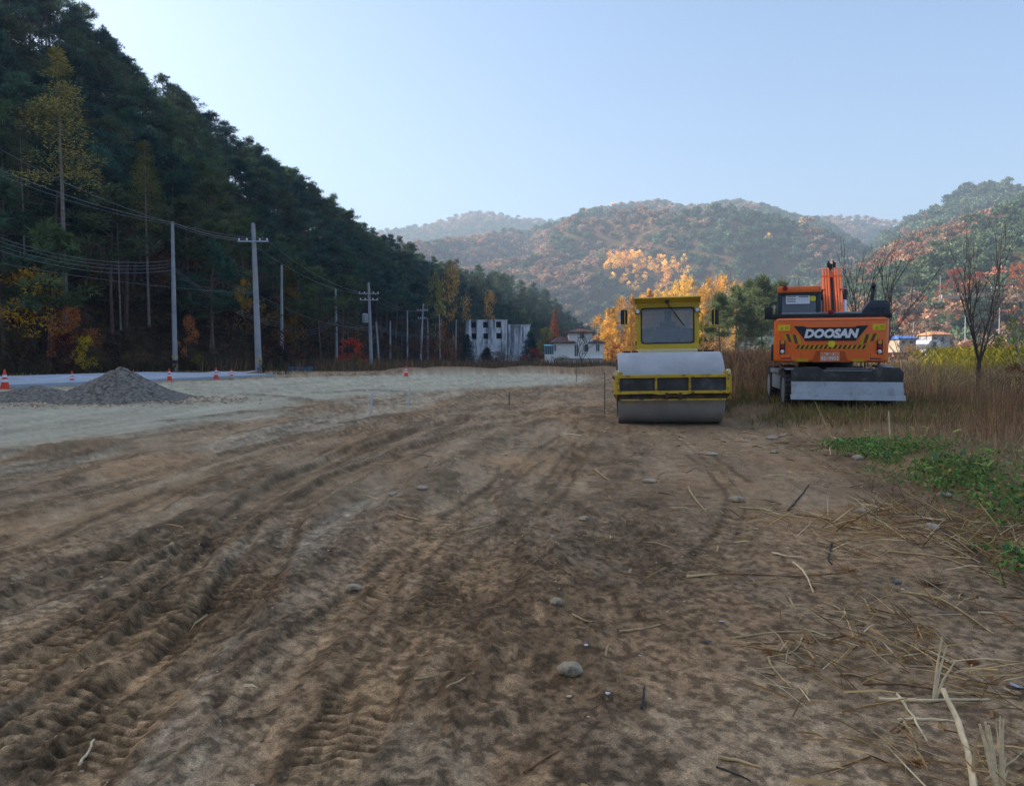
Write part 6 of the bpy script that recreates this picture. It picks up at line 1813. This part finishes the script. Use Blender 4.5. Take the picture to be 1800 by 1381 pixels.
s4 = tangle(2600, 1.9, 4.2, 3.8, 7.2, .10, .45, .22)
stuff_mesh('straw_litter', [s1, s2, s3, s4], 'loose straw bits and thin stems strewn over the right soil', 'straw')
def pebbles(name, n, rngs, label, dens, smin, smax):
    p = field(n, *rngs, dens, r); m = len(p)
    ico = NB(); bmesh.ops.create_icosphere(ico, subdivisions=1, radius=1); iv = np.array([v.co[:] for v in ico.verts]); it = np.array([[q.index for q in f.verts] for f in ico.faces]); ico.free()
    s = np.exp(r.uniform(math.log(smin), math.log(smax), m))
    v = iv[None] * (s[:, None, None] * r.uniform(.6, 1.2, (m, 1, 3)) * np.array([1, 1, .65])) * r.uniform(.8, 1.15, (m, len(iv), 1)) + p[:, None, :]
    t = it[None] + (np.arange(m) * len(iv))[:, None, None]
    c = pal([L3(150, 128, 104), L3(126, 104, 84), L3(176, 158, 136), L3(140, 116, 92)], m, r) * 1.5
    me = np_mesh(name, v.reshape(-1, 3), None, t.reshape(-1, 3), M['soilclod'], None, {'soil': np.repeat(c, len(iv), 0)})
    tag(link(bpy.data.objects.new(name, me)), label, 'clods', None, 'stuff')
M['soilclod'] = attr_mat('soil_clods', 'soil', 1.0, 40, .3, .6, 60)
pebbles('soil_clods', 14000, (-5, 6, 1.9, 13), 'small crumbs of soil and pebbles all over the field', lambda x, y: np.clip(sstep(.42, .6, fbm(x * 1.4, y * .8, 4, 83)) * .9 * (2.2 / (y + .6)) ** .7 + .04, 0, 1), .003, .013)

hp = gpt(165, 709); hx, hy = hp.x, hp.y + 1.4
pebbles('gravel_stones', 5200, (hx - 5.5, hx + 5, hy - 3.2, hy + 3.2), 'grey stones spilled around the foot of the gravel heaps', lambda x, y: np.clip(np.exp(-((np.hypot((x - hx + .3) / 3.2, (y - hy) / 2.0) - .95) / .32) ** 2), 0, 1), .015, .07)
# sticks, stalks and stones one can point to
def stick(pxs, rad, m, label, name='straw_stalk', lift=0.0, heights=None, tip=0.5):
    g = [gpt(px, py) for px, py in pxs]
    o = g[0].copy()
    for i, q in enumerate(g): q.z += rad * .8 + (heights[i] if heights else 0)
    pts_ = smooth_pts([(q.x, q.y, q.z) for q in g], 4) if len(g) > 2 else [tuple(g[0].lerp(g[1], k / 3)) for k in range(4)]
    pts_ = [Vector(q) - o for q in pts_]
    rr_ = random.Random(int(pxs[0][0]))
    for q in pts_[1:-1]: q += Vector((rr_.uniform(-1, 1), rr_.uniform(-1, 1), rr_.uniform(0, .6))) * rad * .6
    n = len(pts_)
    bm = NB(); tube(bm, pts_, [rad * (1 - (1 - tip) * i / (n - 1)) * rr_.uniform(.85, 1.12) for i in range(n)], 6)
    ob = obj(name, bm, M[m], None, 60); ob.location = o
    return tag(ob, label, 'straw' if 'straw' in name else 'stick')
stick([(1283, 1123), (1370, 1113), (1475, 1113)], .0065, 'straw', 'long straw stalk arching across the right foreground, left half')
stick([(1478, 1114), (1520, 1130), (1562, 1146)], .006, 'redstraw', 'thin brown stalk continuing the arching straw to the right')
stick([(1350, 1158), (1362, 1180), (1392, 1211)], .007, 'straw', 'curved straw stalk with a frayed root end below the arching stalk')
stick([(1410, 1122), (1403, 1138), (1385, 1152)], .006, 'straw', 'short hooked straw under the arching stalk')
stick([(1394, 990), (1415, 1010), (1430, 1043)], .009, 'palestraw', 'pale bent straw crossing the reddish stalk')
stick([(1263, 1333), (1300, 1340), (1340, 1353)], .007, 'straw', 'olive yellow straw piece near the bottom edge')
stick([(1260, 1349), (1290, 1360), (1320, 1374)], .0045, 'darkstick', 'dark twig just under the olive straw at the bottom', 'twig')
stick([(1545, 1231), (1640, 1233), (1740, 1231)], .0085, 'palestraw', 'long pale stalk lying level behind the leaning stalk')
stick([(1640, 1218), (1710, 1222), (1790, 1228)], .007, 'straw', 'long tan stalk just above the level pale stalk')
stick([(1518, 1204), (1580, 1203), (1640, 1212)], .006, 'redstraw', 'reddish stalk lying left of the forked pale stalk')
stick([(1578, 1268), (1620, 1266), (1680, 1270)], .007, 'palestraw', 'pale stalk lying under the leaning stalk')
stick([(1590, 1270), (1602, 1295), (1614, 1327)], .007, 'straw', 'short stalk pointing to the viewer left of the leaning stalk')
stick([(1577, 1222), (1605, 1262), (1630, 1305)], .007, 'palestraw', 'slanting straw crossing two level stalks')
stick([(1623, 1385), (1640, 1352), (1622, 1212)], .0001, 'straw', 'x') if False else None
stick([(1712, 1392), (1690, 1340), (1655, 1300)], .013, 'palestraw', 'thick blond stalk leaning up from the bottom right corner', heights=[0, .09, .19], tip=.75)
def upright(px, py, tips, m, label, rad, name='straw_stalk'):
    g = gpt(px, py); bm = NB()
    for tx, ty in tips:
        tp = at(tx, ty, g.y + .03) - g
        tube(bm, [(0, 0, -.03), tp * .5 + Vector((.004, .01, 0)), tp], [rad, rad * .8, rad * .35], 6)
    ob = obj(name, bm, M[m], None, 60); ob.location = g
    return tag(ob, label, 'straw')
upright(1640, 1229, ((1656, 1118), (1664, 1134), (1680, 1160)), 'palestraw', 'forked bleached stalk standing upright behind the leaning stalk', .0065)
upright(1755, 1386, ((1722, 1272), (1732, 1268), (1738, 1274), (1728, 1290)), 'palestraw', 'thick split stub of bleached stalks at the bottom right', .010)
upright(1762, 1386, ((1758, 1258), (1764, 1262), (1768, 1330), (1772, 1352)), 'palestraw', 'slim upright bleached stalk right of the split stub', .0065)
upright(1708, 1380, ((1718, 1290), (1716, 1300)), 'straw', 'single tan stem upright left of the split stub', .006)
stick([(1210, 857), (1222, 878), (1242, 901)], .013, 'straw', 'curved straw lying on the rolled strip short of the roller')
stick([(1300, 893), (1345, 897), (1395, 905)], .010, 'straw', 'long tan stalk right of the rolled strip')
stick([(1400, 905), (1445, 912), (1490, 925)], .008, 'redstraw', 'brown stalk in line with the long tan stalk')
stick([(1385, 898), (1405, 875), (1422, 852)], .009, 'darkstick', 'dark branch slanting up from the tan stalk', 'twig')
stick([(1505, 937), (1545, 939), (1585, 942)], .009, 'straw', 'straight straw between the two pale stones at the right')
stick([(1357, 973), (1382, 979), (1410, 981)], .010, 'palestraw', 'pale thick straw lying above the reddish stalk')
stick([(1200, 1014), (1300, 1010), (1400, 1014), (1475, 1008)], .007, 'redstraw', 'long reddish stalk with a tuft at its right end')
stick([(1089, 1111), (1125, 1107), (1160, 1099)], .007, 'straw', 'straight yellow straw with a white tip near the round stone')
stick([(1005, 1080), (1035, 1089), (1073, 1088)], .006, 'straw', 'thin bent straw above the yellow straw')
stick([(922, 1359), (950, 1341), (982, 1321)], .006, 'redstraw', 'brown stalk slanting near the bottom centre')
stick([(140, 1348), (150, 1328), (166, 1308)], .007, 'palestraw', 'pale straw by the tyre track at bottom left')
stick([(784, 1211), (808, 1198), (834, 1183)], .0055, 'straw', 'slanting straw left of the round stone')
stick([(728, 1197), (745, 1193), (762, 1190)], .006, 'straw', 'short yellow straw far left of the round stone')
stick([(800, 937), (835, 930), (872, 920)], .010, 'straw', 'pale straw on the dark ridge left of centre')
stick([(698, 906), (716, 911), (736, 915)], .012, 'straw', 'short straw on the left dark ridge')
stick([(1044, 826), (1056, 836), (1070, 845)], .014, 'straw', 'straw piece left of the pale flat stone')
stick([(1128, 1246), (1130, 1226), (1133, 1207)], .006, 'darkstick', 'short black stick right of the white scrap', 'twig')
stick([(1462, 956), (1458, 972), (1456, 985), (1462, 993)], .008, 'darkstick', 'grey forked twig standing out on the bare soil', 'twig')
stick([(1583, 1042), (1655, 1056), (1748, 1116)], .008, 'straw', 'long straw bent in the middle at the right')
stick([(1560, 970), (1640, 978), (1700, 996), (1785, 1031)], .007, 'straw', 'long stem running to the right frame edge')
stick([(1440, 735), (1452, 770), (1470, 800)], .0001, 'straw', 'x') if False else None
g = gpt(1470, 788); tp = at(1432, 705, g.y + .4) - g
bm = NB(); tube(bm, [(0, 0, 0), tp * .5 + Vector((0, 0, .02)), tp], [.009, .007, .004], 5); o = obj('straw_stalk', bm, M['straw'], None, 60); o.location = g; tag(o, 'tall yellow stem leaning before the dozer blade', 'straw')
g = gpt(1565, 762); tp = at(1562, 722, g.y) - g
bm = NB(); tube(bm, [(0, 0, 0), tp], [.014, .008], 5); o = obj('straw_stalk', bm, M['palestraw'], None, 60); o.location = g; tag(o, 'short pale stem upright in the green weeds', 'straw')

def stone(px, py, w, h, d, m, label, seed, name='stone', sink=.25):
    g = gpt(px, py); bm = NB()
    s = w / FPX * g.y / 2
    bmesh.ops.create_icosphere(bm, subdivisions=4, radius=1)
    rr_ = random.Random(seed); o_ = [rr_.uniform(-9, 9) for _ in range(3)]
    cuts = [(Vector((rr_.uniform(-1, 1), rr_.uniform(-1, 1), rr_.uniform(-1, 1))).normalized(), rr_.uniform(.72, .95)) for _ in range(9)]
    for v in bm.verts:
        c = v.co.copy()
        for nrm, dd in cuts:
            k = c.dot(nrm)
            if k > dd: c -= nrm * (k - dd) * .85
        f = float(fbm(c.x * 1.6 + o_[0], c.y * 1.6 + c.z * 1.1 + o_[1], 3, seed))
        v.co = c * (.90 + .2 * f)
        v.co.x *= s; v.co.y *= s * d; v.co.z *= s * h
    ob = obj(name, bm, M[m], None, 180); ob.location = g + Vector((0, s * d * .4, s * h * (1 - sink * 2))); ob.rotation_euler = (0, 0, rr_.uniform(-.3, .3))
    return tag(ob, label, 'stone')
stone(1001, 1187, 47, .58, .72, 'stone', 'rounded tan stone alone in the centre foreground', 3, sink=.15)
for i, (px, py, w, h, m, lab) in enumerate(((620, 1037, 30, .45, 'stone', 'flat tan stone on the left dark ridge'), (978, 1062, 24, .6, 'stone', 'small tan stone behind the rounded foreground stone'), (1142, 848, 26, .35, 'palestone', 'flat pale stone on the rolled strip'), (1295, 882, 32, .4, 'stone', 'brown slab of stone at the edge of the rolled strip'),
                              (1516, 902, 24, .5, 'palestone', 'pale round stone right of the long tan stalk'), (1640, 932, 26, .65, 'palestone', 'grey stone beside a dark hollow at the right'), (1510, 807, 22, .45, 'palestone', 'pale stone by the start of the green weeds'), (1357, 772, 20, .5, 'palestone', 'pale stone right of the roller track'), (1376, 768, 14, .5, 'palestone', 'smaller stone touching the pale one by the roller track'),
                              (690, 870, 18, .5, 'palestone', 'pale stone on the left ridge'), (742, 861, 20, .55, 'palestone', 'bright stone right of the left ridge'), (1662, 874, 26, .5, 'palestone', 'pale stone below the green weeds'), (1028, 915, 22, .5, 'stone', 'tan stone by the pale straw in the centre'), (1362, 797, 16, .5, 'stone', 'small brown stone before the excavator'), (1252, 800, 24, .3, 'palestone', 'flat pale chip on the rolled strip before the drum'))):
    stone(px, py, w, h, .8, m, lab, 20 + i)
def scrap(px, py, w, m, label, name='scrap', cat='litter'):
    g = gpt(px, py); s = w / FPX * g.y / 2; bm = NB()
    rr_ = random.Random(px)
    n = 7; A = [(s * rr_.uniform(.6, 1.1) * math.cos(6.28 * k / n), s * .6 * rr_.uniform(.6, 1.1) * math.sin(6.28 * k / n)) for k in range(n)]
    prism(bm, A, 0, s * .18, 0, 'xy')
    for v in bm.verts: v.co.z += .25 * abs(v.co.x) * rr_.uniform(.3, 1)
    o = obj(name, bm, M[m], None, None); o.location = g + Vector((0, 0, .006)); o.rotation_euler = (.25, .1, rr_.uniform(0, 3)); tag(o, label, cat)
scrap(1068, 1221, 13, 'plasticwhite', 'white scrap between the round stone and the black stick')
scrap(1030, 1136, 11, 'plasticwhite', 'small white scrap above the round stone')
scrap(1125, 1154, 8, 'plasticwhite', 'tiny white scrap right of the round stone')
scrap(1000, 1226, 12, 'palestraw', 'frayed pale chip below the round stone')
scrap(1268, 1094, 14, 'plasticwhite', 'white chip left of the arching stalk')
scrap(1243, 1130, 18, 'rod', 'black lump at the left end of the arching stalk')
scrap(1412, 1255, 9, 'rod', 'small black chip in the right foreground')
scrap(1788, 1210, 26, 'stake', 'pale blue plastic strip at the right frame edge')
scrap(1576, 1026, 22, 'rod', 'grey torn piece right of the reddish stalk tuft')
def tuft(px, py, n, ln, cols, label):
    g = gpt(px, py); b_ = np.repeat(np.array([g[:]]), n, 0) + r.normal(size=(n, 3)) * .01; b_[:, 2] = g.z
    d_ = r.normal(size=(n, 3)); d_[:, 2] = np.abs(d_[:, 2]) * .5; d_ /= np.linalg.norm(d_, axis=1)[:, None]
    v, q, t_, c = ribbons(b_ - np.array(g), b_ + d_ * ln * r.uniform(.4, 1, (n, 1)) - np.array(g), np.full(n, .003), pal(cols, n, r), r, .1)
    o = link(bpy.data.objects.new('root_tuft', np_mesh('root_tuft', v, q, t_, M['blade'], None, {'col': c}))); o.location = g; tag(o, label, 'root tuft')
RT = [L3(150, 100, 60), L3(120, 82, 54), L3(170, 122, 76)]
tuft(1490, 1004, 60, .09, RT, 'orange brown root tuft ending the long reddish stalk')
tuft(1352, 1150, 40, .05, RT, 'frayed root tuft at the top of the curved straw')
tuft(1495, 920, 40, .11, RT, 'root tuft between the brown stalk and the straight straw')
tuft(1710, 1165, 60, .07, RT, 'brown root tuft behind the forked bleached stalk')
tuft(1612, 1340, 50, .05, RT, 'root tuft near the bottom left of the leaning stalk')
tuft(1640, 1030, 90, .16, [L3(110, 84, 58), L3(150, 120, 84), L3(90, 70, 54)], 'spiky dead weed clump at the right, on bare soil')
tuft(1722, 960, 90, .18, [L3(120, 94, 64), L3(150, 124, 84)], 'spiky dead weed clump by the right green weeds')
# ------------------------------------------------------------------ air
def haze():
    hz = bpy.data.materials.new('haze'); hz.use_nodes = True
    nt = hz.node_tree; N = nt.nodes
    N.remove(N['Principled BSDF'])
    v = N.new('ShaderNodeVolumePrincipled')
    v.inputs['Color'].default_value = HAZE_COLOR
    v.inputs['Density'].default_value = HAZE_DENSITY
    v.inputs['Anisotropy'].default_value = 0.2
    nt.links.new(v.outputs[0], N['Material Output'].inputs['Volume'])
    hz.cycles.homogeneous_volume = True
    bm = NB(); box(bm, (0, 0, 178), (6000, 6000, 362))
    o = obj('haze', bm, hz, None, None); tag(o, kind='stuff')
haze()
